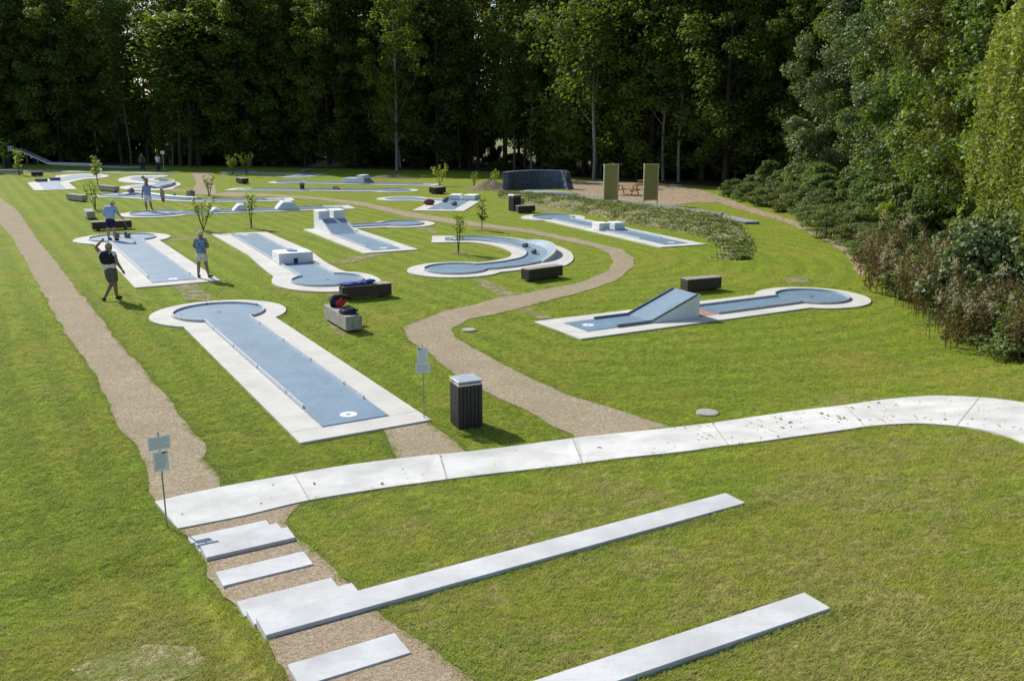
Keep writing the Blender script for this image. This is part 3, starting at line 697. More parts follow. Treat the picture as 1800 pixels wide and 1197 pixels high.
# hooked lane with a banked curve
cl5 = catmull([P2(x, y, .05) for x, y in [(782, 420), (812, 419.8), (840, 420), (868, 422), (897, 426), (922, 431.5), (943, 439), (950, 447), (942, 455), (920, 461), (893, 465.5), (862, 469)]], 4)
q5 = lane('hooked lane curving like a question mark with a banked bend and two stones', [(782, 420), (812, 419.8)], None, h=.6, rail=None)
for o in [o for o in q5.root.children if o.name.split('.')[0] in ('base_slab', 'playing_surface')]: bpy.data.objects.remove(o)
NOGRASS.pop()
a_, c_ = P2(744.5, 473, .05), P2(857, 473, .05); R5 = (a_ - c_).length / 2; C5 = (a_ + c_) / 2
full = cl5 + [C5]
kin = keyhole(full, .62, R5); kout = keyhole(full, 1.22, R5 + .62, ext=.62)
# slab is wider behind the banked bend
q5.par(prism('base_slab', kout, -0.12, ZS, M['slab'])); nograss(kout)
ext = catmull([P2(x, y, .04) for x, y in [(950, 424), (985, 434), (1003, 443), (1008, 455), (997, 465), (975, 471), (940, 479), (925, 470), (960, 455), (965, 440)]], 5, True)
q5.par(prism('bend_slab', ext, -0.12, ZS - .005, M['slab'])); nograss(ext)
q5.par(prism('playing_surface', kin, 0.0, ZP, M['play']))
q5.par(sweep('rail', keyhole(full, .59, R5 - .03, start=.5), .035, ZP - .02, ZP + .06, M['rail'], None))
# banked outer rim
i0 = next(i for i, p in enumerate(cl5) if p.x > P2(890, 425, .05).x); i1 = len(cl5) - 9
sub = cl5[i0:i1]; ns = frame_normals(sub); bm = bmesh.new(); rows = []
for i, (p, n) in enumerate(zip(sub, ns)):
    u = i / (len(sub) - 1); hh = 0.30 * math.sin(math.pi * u) ** 0.7
    rows.append([bm.verts.new((*(p - n * 0.0), ZP + .002)), bm.verts.new((*(p + n * .3), ZP + .003 + hh * .28)), bm.verts.new((*(p + n * .60), ZP + .003 + hh)), bm.verts.new((*(p + n * .68), ZP + .003 + hh)), bm.verts.new((*(p + n * .72), 0.0))])
for i in range(len(rows) - 1):
    for k in range(4):
        f = bm.faces.new((rows[i][k], rows[i][k + 1], rows[i + 1][k + 1], rows[i + 1][k])); f.material_index = 0 if k < 2 else 1
me = bm_mesh('banked_bend', bm); me.materials.append(M['play']); me.materials.append(M['slab']); q5.par(link('banked_bend', me))
rock(q5, 923.6, 434.5, .15, 3); rock(q5, 938.5, 446.0, .16, 5)

# hump lane
q6 = lane('long lane crossed by three pale humps, the woman in white standing on its circle', [(603, 364), (521, 366.7), (323, 374.4)], (230, 320, 375.5), h=.66, b=.6)
def hump(q, px, py, L, top, H):
    c = P2(px, py, .05); d = (q.w[1] - q.w[0]).normalized(); a = q.w[0]; c = a + d * (c - a).dot(d); n = Vector((-d.y, d.x))
    pr = [(-L / 2, ZP - .03), (-L / 2 + .05, ZP + .03), (-top / 2 - .06, H + ZP - .05), (-top / 2 + .05, H + ZP), (top / 2 - .05, H + ZP), (top / 2 + .06, H + ZP - .05), (L / 2 - .05, ZP + .03), (L / 2, ZP - .03)]
    bm = bmesh.new(); A = [bm.verts.new((*(c + d * x + n * (q.h + .02)), z)) for x, z in pr]; B = [bm.verts.new((*(c + d * x - n * (q.h + .02)), z)) for x, z in pr]
    k = len(pr); bm.faces.new(A); bm.faces.new(B[::-1])
    for i in range(k): bm.faces.new((A[i], B[i], B[(i + 1) % k], A[(i + 1) % k]))
    q.par(link('hump', bm_mesh('hump', bm), M['humppaint']))
hump(q6, 504, 366.7, 1.55, .65, .46); hump(q6, 424, 369.8, 1.15, .35, .38); hump(q6, 379, 372, .8, .2, .2)

# long lane with a curved wall behind the hump lane
q7 = lane('long gently curved lane with a low curved wall and stones behind the humps', [(500, 350.3), (440, 351.8), (380, 352.3), (330, 350.8), (276, 347.6)], (175.4, 246.8, 342.8), h=.62)
cw = catmull([P2(x, y, .05) for x, y in [(214, 344.8), (240, 341.8), (270, 344.3), (300, 348.2), (335, 350.4), (352, 350.8)]], 5)
q7.par(sweep('curved_wall', cw, .55, ZP, ZP + .16, M['white'], None))
for x, y, r, s in ((230.6, 342.5, .28, 1), (307, 347.6, .14, 2), (335.8, 347.8, .34, 3)):
    o = rock(q7, x, y, r, s); o.location.z += .14
# double bend lane
q8 = lane('double bend lane shaped like a three with stones and a banked turn', [(222, 330), (250, 329.5)], None, h=.7, rail=None)
for o in [o for o in q8.root.children if o.name.split('.')[0] in ('base_slab', 'playing_surface')]: bpy.data.objects.remove(o)
NOGRASS.pop()
o8 = catmull(pxpoly([(296, 309), (262, 308.5), (232, 309.5), (212, 313.5), (208, 317.5), (222, 321), (258, 323.5), (238, 325), (216, 327.5), (210.5, 330.5), (225, 333.5), (262, 335), (300, 333), (309, 328.5), (318, 325), (313, 321), (295, 317.8), (270, 316.5), (278, 313)], .04), 5, True)
i8 = catmull(pxpoly([(284, 310.8), (250, 310.5), (232, 312.2), (231, 315.5), (262, 320), (275, 322), (262, 325.5), (232, 327.5), (229, 330), (248, 331.8), (280, 331), (298, 327), (305, 322.5), (295, 319.5), (272, 318.6), (256, 315.5), (268, 312.8)], .06), 5, True)
q8.par(prism('base_slab', o8, -0.12, ZS, M['slab'])); q8.par(prism('playing_surface', i8, 0, ZP, M['play'])); nograss(o8)
bk = catmull(pxpoly([(283, 331.5), (300, 327.5), (306.5, 322.5), (297, 319), (280, 318.2)], .06), 5)
q8.par(sweep('banked_rim', bk, .1, 0, .3, M['slab'], None)); rock(q8, 251, 314, .2, 2); rock(q8, 256, 318.5, .24, 4)
# kinked lane at left
q9 = lane('kinked lane left of the gravel path end with two low dark blocks', [(96, 331), (86, 321)], None, h=.7, rail=None)
for o in [o for o in q9.root.children if o.name.split('.')[0] in ('base_slab', 'playing_surface')]: bpy.data.objects.remove(o)
NOGRASS.pop()
o9 = pxpoly([(48.3, 321.7), (60.8, 335), (135, 332.5), (121, 321.7)], .04) + catmull(pxpoly([(132, 318.5), (150, 315), (172, 313.5), (188, 311.5), (191, 309), (183, 307), (166, 306), (140, 306), (113, 307.3)], .04), 4) + pxpoly([(97, 309.3), (98, 313), (75, 317)], .04)
i9 = pxpoly([(67.5, 320.8), (77.5, 332.5), (115, 331.2), (104, 320)], .06) + catmull(pxpoly([(120, 316.5), (145, 312.5), (172, 311), (178, 308.8), (160, 307.3), (130, 308)], .06), 4) + pxpoly([(104, 312.3), (98, 317.5)], .06)
q9.par(prism('base_slab', o9, -0.12, ZS, M['slab'])); q9.par(prism('playing_surface', i9, 0, ZP, M['play'])); nograss(o9)
for x, y, w_ in ((73, 319.5, .9), (97, 317.5, .8)): obox(q9, 'obstacle_block', P2(x, y, .06), Vector((1, .1)), w_, .5, ZP, .34, M['steelblue'])
# straight lane at the back left
q10 = lane('long straight lane at the back left where two players stand', [(292, 303.6), (0, 299.2), (-40, 298.6)], None, h=.62, b=.7, rail=None, mark=.8)
# ski jump lane
q11 = lane('ski jump lane with a raised narrow chute sloping down in the shade', [(235, 294), (110, 289.3)], None, h=.5, b=.7, rail=None, mark=None)
# bent lane far middle
q12 = lane('far bent lane with its circle at the left in front of the tree shade', [(513, 311.5), (551, 306.8), (530, 305.6), (500, 305.2)], (396, 440, 302.6), h=.62, rail=None, mark=None)
rock(q12, 534, 304, .3, 7); rock(q12, 543, 303.6, .26, 8)
# lane with block and cube
q13 = lane('far lane with a low wall block carrying a small white cube', [(757, 325), (660, 322.8)], (485, 536, 320), rail=1.0)
d13 = q13.d; cc = q13.w[0] + d13 * ((P2(624, 322.5, .05) - q13.w[0]).dot(d13))
obox(q13, 'wall_block', cc, d13, 2.05, 1.3, ZP, .52, M['humppaint']); obox(q13, 'top_cube', q13.w[0] + d13 * ((P2(637, 322.5, .05) - q13.w[0]).dot(d13)), d13, .6, 1.28, .5, .78, M['white'])
wedge(q13, 'entry_ramp', q13.w[0] + d13 * ((P2(654, 322.8, .05) - q13.w[0]).dot(d13)), d13, q13.n, .6, .5, .5, .45, M['play'])
# straight lane
q14 = lane('far straight lane with a dark post block and a pale stone', [(416, 332.5), (560, 333.6)], (665, 722.5, 334.6), rail=1.0)
obox(q14, 'obstacle_block', P2(531.5, 334, .05), Vector((1, 0)), .3, .3, ZP, .45, M['darkmetal']); obox(q14, 'block_cap', P2(531.5, 334, .05), Vector((1, 0)), .34, .34, .45, .62, M['rock'])
rock(q14, 590, 333.5, .24, 3); rock(q14, 594, 334.2, .2, 9)
# lane with two white cubes and a red bag
q15 = lane('lane with two white cubes across its elbow and a red bag on the slab', [(774, 368.2), (803, 353)], None, h=.85, b=.8, rail=None)
a_, c_ = P2(677, 348.8, .05), P2(738, 348.8, .05); R15 = (a_ - c_).length / 2; C15 = (a_ + c_) / 2; s15 = P2(800, 352.4, .05)
q15.par(prism('arm_slab', keyhole([s15, C15], R15 / 2 + .6, R15 + .62), -0.12, ZS - .006, M['slab'])); nograss(keyhole([s15, C15], R15 / 2 + .6, R15 + .62))
q15.par(prism('arm_surface', keyhole([s15, C15], R15 / 2, R15), 0, ZP - .004, M['play']))
for a, b_ in (((789.5, 351.8), (809, 352)), ((812.3, 352.2), (834.5, 352.8))):
    A, B = P2(*a, .05), P2(*b_, .05); d = (B - A).normalized(); n = Vector((-d.y, d.x)); n = n if n.y > 0 else -n
    obox(q15, 'white_cube', (A + B) / 2 + n * .65, d, (B - A).length, 1.25, ZP, .40, M['white'])
rock(q15, 785, 352.5, .2, 3); rock(q15, 798.5, 361.5, .24, 4); rock(q15, 782, 355.5, .2, 6)
# lane with two cubes near the bank
q16 = lane('lane with two white cubes in its middle below the planted bank', [(1188.8, 428.8)], (934.7, 1010, 381.8), rail=2.2)
d16 = q16.d; n16 = q16.n
for (bx, by), sg in (((1057, 405.3), 0), ((1084, 404.3), 1)):
    c = P2(bx, by, .05) + Vector((0, .35)); obox(q16, 'white_cube', c, d16, .8, .62, ZP, .42, M['white'])
# kicker lane
q17 = lane('kicker lane with a big blue wedge ramp, gap of pebbles and far circle', [(1011.6, 575)], (1363, 1491, 521.8), rail=None, hole=True)
q17.h = h17 = q17.h; d17, n17 = q17.d, q17.n
for o in [o for o in q17.root.children if o.name.startswith('playing_surface')]: bpy.data.objects.remove(o)
rb = q17.w[0] + d17 * ((P2(1123, 560.3, .05) - q17.w[0]).dot(d17)); re_ = q17.w[0] + d17 * ((P2(1232, 557.6, .05) - n17 * -h17 - q17.w[0]).dot(d17))
rl17 = (re_ - rb).length
pit1 = re_ + d17 * .75
q17.par(prism('playing_surface', [q17.w[0] + n17 * h17, q17.w[0] - n17 * h17, rb - n17 * h17, rb + n17 * h17], 0, ZP, M['play']))
q17.par(prism('playing_surface', keyhole([pit1, q17.C], h17, q17.R), 0, ZP, M['play']))
q17.par(prism('pebble_pit', [re_ + d17 * .01 + n17 * h17, re_ + d17 * .01 - n17 * h17, pit1 - d17 * .004 - n17 * h17, pit1 - d17 * .004 + n17 * h17], 0, ZS + .006, M['pebble']))
H17 = 0.70
wedge(q17, 'ramp_body', rb, d17, n17, h17 + .01, rl17 - .02, rl17, H17, M['white'])
bm = bmesh.new(); bm.faces.new([bm.verts.new((p.x, p.y, z)) for p, z in ((rb - n17 * (h17 - .02), ZP + .008), (rb + n17 * (h17 - .02), ZP + .008), (rb + d17 * (rl17 - .02) + n17 * (h17 - .02), H17 + .008), (rb + d17 * (rl17 - .02) - n17 * (h17 - .02), H17 + .008))])
q17.par(link('ramp_surface', bm_mesh('ramp_surface', bm), M['play']))
zf17 = lambda x, y: ZP - .01 + max(0, min(1, ((Vector((x, y)) - rb).dot(d17)) / rl17)) * (H17 - ZP)
for sg in (-1, 1):
    q17.par(sweep('rail', [q17.w[0] + d17 * 1.0 + n17 * sg * (h17 - .02), rb + n17 * sg * (h17 - .02), rb + d17 * (rl17 - .05) + n17 * sg * (h17 - .02)], .035, zf17, lambda x, y: zf17(x, y) + .075, M['darkrail'], None))
q17.par(sweep('rail', keyhole([pit1, q17.C], h17 - .03, q17.R - .03), .035, ZP - .02, ZP + .06, M['rail'], None))
#REST
# ------------------------------------------------------------------ planted bank, turf lane, slate wall, boards
up18 = [(878, 337), (919, 340), (961, 343), (1005.6, 348), (1055.6, 355), (1110, 362), (1165, 368.5), (1222, 375.5), (1262, 383), (1290, 392), (1308, 408), (1318, 428), (1312, 450)]
lo18 = [(878, 348), (912, 353), (947, 360), (1005.6, 371.5), (1044, 378.5), (1086, 388), (1128, 398), (1183, 405), (1225, 413), (1250, 424), (1263, 434), (1270, 443), (1262, 458)]
UP = catmull([P2(x, y, .14) for x, y in up18], 6); LO = catmull(pxpoly(lo18), 6)
bm = bmesh.new(); rows = []
def bankz(u, a):
    side = min(1.0, (1 - a) * 3.0, 1.0) * min(1.0, a * 6 + .3)
    return (0.16 * math.sin(u * math.pi / 2) + .16 * math.sin(u * math.pi)) * side
for i in range(len(UP)):
    a = i / (len(UP) - 1)
    rows.append([bm.verts.new((*LO[i].lerp(UP[i], k / 6), (bankz(k / 6, a) if k else -0.03) + (0.05 * noise.noise(Vector((*LO[i].lerp(UP[i], k / 6), 0)) * 1.5) if 0 < k < 6 else 0) + .02)) for k in range(7)])
for i in range(len(rows) - 1):
    for k in range(6): bm.faces.new((rows[i][k], rows[i][k + 1], rows[i + 1][k + 1], rows[i + 1][k]))
structure(link('bank', bm_mesh('bank', bm, True), M['worn']), 'low earth bank under the ground cover plants')
nograss(LO + UP[::-1])
def leafquads(P, size, rng, up=0.6, elong=1.6, nrm=None):
    n = len(P); N = rng.normal(size=(n, 3)); N[:, 2] = np.abs(N[:, 2]) + up
    if nrm is not None: N += nrm
    N /= np.linalg.norm(N, axis=1)[:, None]
    A = np.cross(N, rng.normal(size=(n, 3))); A /= np.linalg.norm(A, axis=1)[:, None]; B = np.cross(N, A)
    sz = (size * rng.uniform(0.6, 1.3, n))[:, None]
    A = A * sz * elong * 0.5; B = B * sz * 0.5
    bend = N * sz * 0.15
    return np.stack([P - A - bend, P + B * 1.0, P + A - bend, P - B * 1.0], 1)
rng = np.random.RandomState(11); pts = []
for _ in range(30000):
    i = rng.randint(0, len(UP) - 1); f = rng.rand(); u = rng.rand() ** .8; a = (i + f) / (len(UP) - 1)
    uo = u + rng.normal() * .07; p = LO[i].lerp(LO[i + 1], f).lerp(UP[i].lerp(UP[i + 1], f), uo) + Vector(rng.normal(size=2)) * .12; cl = noise.noise(Vector((p.x, p.y, 3)) * 1.1)
    if cl < -0.10 and rng.rand() < .85: continue
    pts.append((p.x, p.y, bankz(u, a) + .03 + max(0, cl + .25) * .22 * rng.rand()))
o = link('ground_cover', quads_mesh('ground_cover', leafquads(np.array(pts), .085, rng, 1.2, 1.7)), M['leafcover']); tag(o, 'low silvery ground cover plants on the curved bank', 'ground cover', kind='stuff')

root = empty('turf_lane', (P2(1100, 360).x, P2(1100, 360).y, 0), 0, 'long green felt lane with grey kerbs running past the two khaki boards', 'minigolf lane')
def under(root):
    def par(o): o.parent = root; o.matrix_parent_inverse = Matrix.Translation(-root.location); return o
    return par
pr_ = under(root)
ol = [P2(x, y, .14) for x, y in [(905, 337), (919, 343), (961, 346.5), (1005.6, 351), (1055.6, 358), (1140, 367.5), (1222, 377.5), (1280, 386.5), (1310, 390), (1335, 389.5), (1272, 376), (1172, 362), (1089, 352.5), (1014, 343), (1000, 337), (960, 334), (925, 334)]]
pr_(prism('base_slab', ol, -.1, .13, M['kerbstone'])); nograss(ol)
il = [P2(x, y, .14) for x, y in [(1010, 349.8), (1056, 356.3), (1140, 366), (1222, 375.8), (1268, 382), (1266, 377.5), (1172, 364), (1089, 354.5), (1017, 345.5)]]
pr_(prism('playing_surface', il, 0.05, .145, M['turf']))
for ln in ([(919, 342.5), (961, 346), (1005.6, 350.5), (1055.6, 357.4), (1140, 367), (1222, 377), (1275, 385)], [(1014, 343.6), (1089, 353), (1172, 362.6), (1270, 376.4)]):
    L_ = resample([P2(x, y, .14) for x, y in ln] , 1.2)[:-1]
    L_ = catmull([P2(x, y, .14) for x, y in ln], 4)
    pr_(sweep('kerb', L_, .16, .0, .20, M['kerbstone'], None))
dk = P2(968, 343, .14); bm = bmesh.new(); bmesh.ops.create_cone(bm, cap_ends=True, segments=40, radius1=2.0, radius2=1.9, depth=.08); o = link('round_green', bm_mesh('round_green', bm), M['steelblue']); o.location = (dk.x, dk.y, .15); pr_(o)
tm = P2(1255, 380.5, .14); bm = bmesh.new(); bmesh.ops.create_cone(bm, cap_ends=True, segments=24, radius1=.3, radius2=.3, depth=.01); o = link('tee_mark', bm_mesh('tee_mark', bm), M['mark']); o.location = (tm.x, tm.y, .152); pr_(o)
# slate wall
wroot = empty('slate_wall', (P2(940, 334).x, P2(940, 334).y, 0), 0, 'curved blue slate stone wall standing in the shade', 'wall'); pw = under(wroot)
wl = catmull([P2(888, 335.5), P2(905, 333), P2(945, 330.5), P2(985, 331.5), P2(1004, 334)], 8)
core = wl[1:-3]; pw(sweep('wall_core', core, .38, 0, lambda x, y: 1.42, M['slatecap'], None))
cum = [0]
for a, b in zip(wl[:-1], wl[1:]): cum.append(cum[-1] + (b - a).length)
def along(s):
    s = max(0, min(s, cum[-1] - 1e-4)); i = max(k for k in range(len(cum)) if cum[k] <= s); f = (s - cum[i]) / (cum[i + 1] - cum[i]); return wl[i].lerp(wl[i + 1], f), (wl[i + 1] - wl[i]).normalized()
bm = bmesh.new(); rng = np.random.RandomState(5)
for c_ in range(13):
    z0 = c_ * .115; s = .15 * (c_ % 2) + .1 * c_ / 13; end = cum[-1] - .09 * c_
    while s < end:
        L = rng.uniform(.22, .5); L = min(L, end - s)
        if L < .05: break
        p, d = along(s + L / 2); n = Vector((-d.y, d.x)); w = .26 + rng.uniform(-.02, .03)
        vs = []
        for sx, sy, sz in ((-1, -1, 0), (1, -1, 0), (1, 1, 0), (-1, 1, 0), (-1, -1, 1), (1, -1, 1), (1, 1, 1), (-1, 1, 1)):
            q = p + d * sx * (L / 2 - .008) + n * sy * w; vs.append(bm.verts.new((q.x, q.y, z0 + sz * (.105 + rng.uniform(-.006, .004)))))
        for f in ((0, 1, 5, 4), (1, 2, 6, 5), (2, 3, 7, 6), (3, 0, 4, 7), (4, 5, 6, 7)): bm.faces.new([vs[k] for k in f])
        s += L
o = link('masonry', bm_mesh('masonry', bm), M['slate']); tag(o, kind='stuff'); pw(o)
# khaki boards
def board(pxl, pxr, top, label):
    a, b = P2(*pxl), P2(*pxr); c = (a + b) / 2; W = 1.12; d = (b - a).normalized(); h = (pxl[1] - top) / ppm((pxl[1] + pxr[1]) / 2) * 1.02
    r = empty('display_board', (c.x, c.y, 0), math.atan2(d.y, d.x), label, 'board', 'tall khaki boards')
    for sx in (-1, 1):
        bm = bmesh.new(); box_bm(bm, sx * (W / 2) - .045, sx * (W / 2) + .045, -.05, .05, 0, h, .008); link('post', bm_mesh('post', bm), M['goldframe'], r)
    bm = bmesh.new(); box_bm(bm, -W / 2 - .05, W / 2 + .05, -.055, .055, h, h + .07, .008); link('top_rail', bm_mesh('top_rail', bm), M['goldframe'], r)
    bm = bmesh.new(); box_bm(bm, -W / 2 + .05, W / 2 - .05, -.04, .04, .30, .36); link('bottom_rail', bm_mesh('bottom_rail', bm), M['goldframe'], r)
    bm = bmesh.new(); box_bm(bm, -W / 2 + .05, W / 2 - .05, -.012, .012, .365, h - .004); link('panel', bm_mesh('panel', bm), M['goldpanel'], r)
    return r
b1 = board((1060, 361), (1086, 359.5), 294, 'left one of the two tall khaki boards on legs')
bm = bmesh.new(); box_bm(bm, -.2, -.16, -.01, .01, 2.5, 2.75); link('finial', bm_mesh('finial', bm), M['goldframe'], b1)
board((1130.5, 361), (1155, 359.7), 293.5, 'right one of the two tall khaki boards on legs')
# picnic tables
def picnic(px, py, rz, label, mat):
    c = P2(px, py); r = empty('picnic_table', (c.x, c.y, 0), rz, label, 'picnic table', 'wooden picnic tables')
    for k in range(5):
        bm = bmesh.new(); box_bm(bm, -.9, .9, -.37 + k * .15, -.235 + k * .15, .72, .755, .004); link('tabletop_plank', bm_mesh('plank', bm), mat, r)
    for s in (-1, 1):
        for k in range(2):
            bm = bmesh.new(); y = s * .66 + (k - .5) * .14; box_bm(bm, -.9, .9, y - .065, y + .065, .42, .455, .004); link('seat_plank', bm_mesh('plank', bm), mat, r)
    for x in (-.62, .62):
        for s in (-1, 1):
            bm = bmesh.new(); tube_bm(bm, [(x, s * .62, 0), (x, s * .2, .72)], .05, 4); link('leg', bm_mesh('leg', bm), mat, r)
        bm = bmesh.new(); box_bm(bm, x - .03, x + .03, -.75, .75, .33, .42); link('crossbeam', bm_mesh('crossbeam', bm), mat, r)
    return r
picnic(1103, 343, rad(-35), 'sunlit brown picnic table between the two khaki boards', M['tablewood'])
picnic(1136, 333, rad(50), 'shaded picnic table behind the right khaki board', M['tablewood'])

# ------------------------------------------------------------------ benches
def bench(K, A, side, label, dark=False, L=None, depth=.44, H=.46, name='bench'):
    """K, A: pixels of the near bottom corner and the other end of a long edge; side=+1 depth to the left of K->A"""
    a, b = P2(*K), P2(*A); d = (b - a).normalized(); L = L or (b - a).length; n = Vector((-d.y, d.x)) * side
    c = a + d * L / 2 + n * depth / 2
    r = empty(name, (c.x, c.y, T(c.x, c.y)), math.atan2(d.y, d.x), label, 'bench', 'massive timber block benches')
    m = M['wooddark'] if dark else M['woodgrey']
    bm = bmesh.new(); box_bm(bm, -L / 2, L / 2, -depth / 2, depth / 2, .07, H - .03, .012); link('body', bm_mesh('body', bm), m, r)
    for s in (-1, 1):
        bm = bmesh.new(); box_bm(bm, -L / 2, L / 2, min(s * depth / 2, s * .004), max(s * depth / 2, s * .004), H - .028, H, .005); link('top_board', bm_mesh('top_board', bm), M['woodtop'], r)
        bm = bmesh.new(); x = s * (L / 2 - .28); box_bm(bm, x - .07, x + .07, -depth / 2 + .05, depth / 2 - .05, 0, .072); link('foot', bm_mesh('foot', bm), M['wooddark'], r)
    nograss([c + d * L / 2 + n.normalized() * depth / 2, c - d * L / 2 + n.normalized() * depth / 2, c - d * L / 2 - n.normalized() * depth / 2, c + d * L / 2 - n.normalized() * depth / 2])
    return r
be1 = bench((609, 586.5), (570, 563), -1, 'pale weathered bench with bags on it, near the front lane', depth=.46)
be2 = bench((603, 529.5), (689, 522), 1, 'black bench with a bright blue cloth on top', True)
bench((929.4, 496.5), (989.5, 488), 1, 'dark brown bench beside the banked bend of the hooked lane', True)
bench((1208.5, 515.5), (1268, 510), 1, 'bench on the grass behind the blue kicker ramp', True)
bench((163.5, 406.5), (232.5, 402.5), 1, 'dark bench just behind the man in the light blue shirt', True)
bench((153.5, 386.5), (145.8, 379.5), -1, 'bench seen end-on at the left, behind the longer dark bench', L=1.9)
bench((144.2, 355.6), (116.7, 352.2), -1, 'pale grey bench near the left gravel path, left of the young trees')
bench((201, 338.5), (172.5, 335.5), -1, 'grey bench between the long lane and the double bend lane')
bench((56, 311.2), (76.5, 310.6), 1, 'dark short-looking bench at the far left in front of the back lane', True, depth=.5, H=.5)
bench((37.5, 307.3), (-4, 307.3), -1, 'bench at the left edge of the photo in front of the back lane', H=.5)
bench((426, 324), (437.5, 323.5), 1, 'small dark bench end beside the far straight lanes, in the open grass', True, depth=1.5, H=.5)
bench((765, 341.8), (784, 340.3), 1, 'small dark bench beside the sapling at the far lanes', True, depth=.7, H=.52)
bench((911.5, 375.5), (941, 374), 1, 'dark bench in front of the black bin by the planted bank', True)
bench((899.5, 361.5), (922, 360.7), 1, 'bench behind the black bin with one end in bright sun', False)

# ------------------------------------------------------------------ bins
def bin_(K, A, S, h, label, name='litter_bin', slat=M['binslat'], lid=M['binmetal']):
    a, b = P2(*K), P2(*A); d = (b - a).normalized(); n = Vector((-d.y, d.x)); c = a + d * S / 2 + n * S / 2
    r = empty(name, (c.x, c.y, T(c.x, c.y)), math.atan2(d.y, d.x), label, 'bin', 'square slatted litter bins')
    s2 = S / 2
    bm = bmesh.new(); box_bm(bm, -s2 + .02, s2 - .02, -s2 + .02, s2 - .02, .03, h - .06); link('inner_box', bm_mesh('inner_box', bm), M['darkmetal'], r)
    N = 6; w = S / N
    me = None
    for side in range(4):
        for k in range(N):
            if me is None:
                bm = bmesh.new(); box_bm(bm, -w / 2 + .006, w / 2 - .006, -.012, .012, .02, h - .1, .004); me = bm_mesh('slat', bm); me.materials.append(slat)
            o = link('slat', me, None, r); x = -s2 + w * (k + .5); q = Vector((x, -s2, 0)); q.rotate(Matrix.Rotation(side * math.pi / 2, 3, 'Z')); o.location = q; o.rotation_euler = (0, 0, side * math.pi / 2)
    bm = bmesh.new(); box_bm(bm, -s2 - .004, s2 + .004, -s2 - .004, s2 + .004, h - .096, h - .055, .004); link('metal_band', bm_mesh('metal_band', bm), lid, r)
    bm = bmesh.new(); box_bm(bm, -s2 - .015, s2 + .015, -s2 - .015, s2 + .015, h - .03, h, .008); link('lid', bm_mesh('lid', bm), lid, r)
    nograss([c + Vector((s2, s2)), c + Vector((-s2, s2)), c + Vector((-s2, -s2)), c + Vector((s2, -s2))])
    return r
nb = bin_((807.8, 756), (848.5, 750), .46, .93, 'black slatted litter bin with a shiny metal lid beside the gravel path')
bm = bmesh.new(); box_bm(bm, -.06, .06, -.003, .003, 0, .05); st = link('sticker', bm_mesh('sticker', bm), M['yellow'], nb); st.location = (-.2475, .15, .885); st.rotation_euler = (0, 0, math.pi / 2)
bin_((903, 372), (917, 371), .55, 1.02, 'black bin between the two benches by the planted bank')
bin_((5, 296), (21, 295.7), .95, 1.35, 'dark bin in the shade at the far left edge', slat=M['greenbin'], lid=M['steelblue'])

# ------------------------------------------------------------------ signs
def plate(r, name, w, h, z, mat, rows, logo=None):
    bm = bmesh.new(); box_bm(bm, -w / 2, w / 2, -.012, -.004, z - h / 2, z + h / 2, .002); p = link(name, bm_mesh(name, bm), mat, r)
    bm = bmesh.new(); rg = random.Random(int(z * 1000)); y = z + h / 2 - .045
    while y > z - h / 2 + .025:
        x = -w / 2 + .03
        while x < w / 2 - .05:
            L = rg.uniform(.012, .035)
            bm.faces.new([bm.verts.new(q) for q in ((x, -.0135, y), (x + L, -.0135, y), (x + L, -.0135, y + .007), (x, -.0135, y + .007))]); x += L + .008
        y -= rows
    link('print', bm_mesh('print', bm), M['inkgrey'], p)
    if logo:
        bm = bmesh.new()
        for k in range(3):
            x = logo[0] + k * .022; zz = z + h / 2 - .036
            bm.faces.new([bm.verts.new(q) for q in ((x, -.014, zz), (x + .018, -.014, zz), (x + .018, -.014, zz + .022), (x, -.014, zz + .022))])
        link('logo', bm_mesh('logo', bm), M['ink'], p)
def sign(px, py, h, rz, label, plates):
    p = at(px, py); r = empty('rule_sign', p, rz, label, 'sign', 'rule signs on thin poles')
    bm = bmesh.new(); tube_bm(bm, [(0, .004, 0), (0, .004, h)], .011, 8); link('pole', bm_mesh('pole', bm), M['signpole'], r)
    for nm, w, hh, z, rows, logo in plates: plate(r, nm, w, hh, z, M['signplate'], rows, logo)
    return r
sign(294, 927, 1.43, rad(30), 'two-plate sign on a thin pole at the end of the white path', [('upper_plate', .29, .20, 1.27, .030, None), ('lower_plate', .20, .29, 1.005, .022, (.02,))])
sign(745.5, 738, 1.50, rad(8), 'two-plate sign on a thin pole at the corner of the nearest lane', [('upper_plate', .21, .28, 1.30, .04, (-.085,)), ('lower_plate', .285, .19, 1.04, .028, None)])
r = empty('rule_sign', at(288.5, 299), 0, 'small white sign on a pole far off beside the man in the shade', 'sign', 'rule signs on thin poles')
bm = bmesh.new(); tube_bm(bm, [(0, 0, 0), (0, 0, 2.05)], .03, 6); link('pole', bm_mesh('pole', bm), M['goldframe'], r)
bm = bmesh.new(); box_bm(bm, -.22, .22, -.05, -.035, 1.75, 2.12); link('upper_plate', bm_mesh('upper_plate', bm), M['mark'], r)
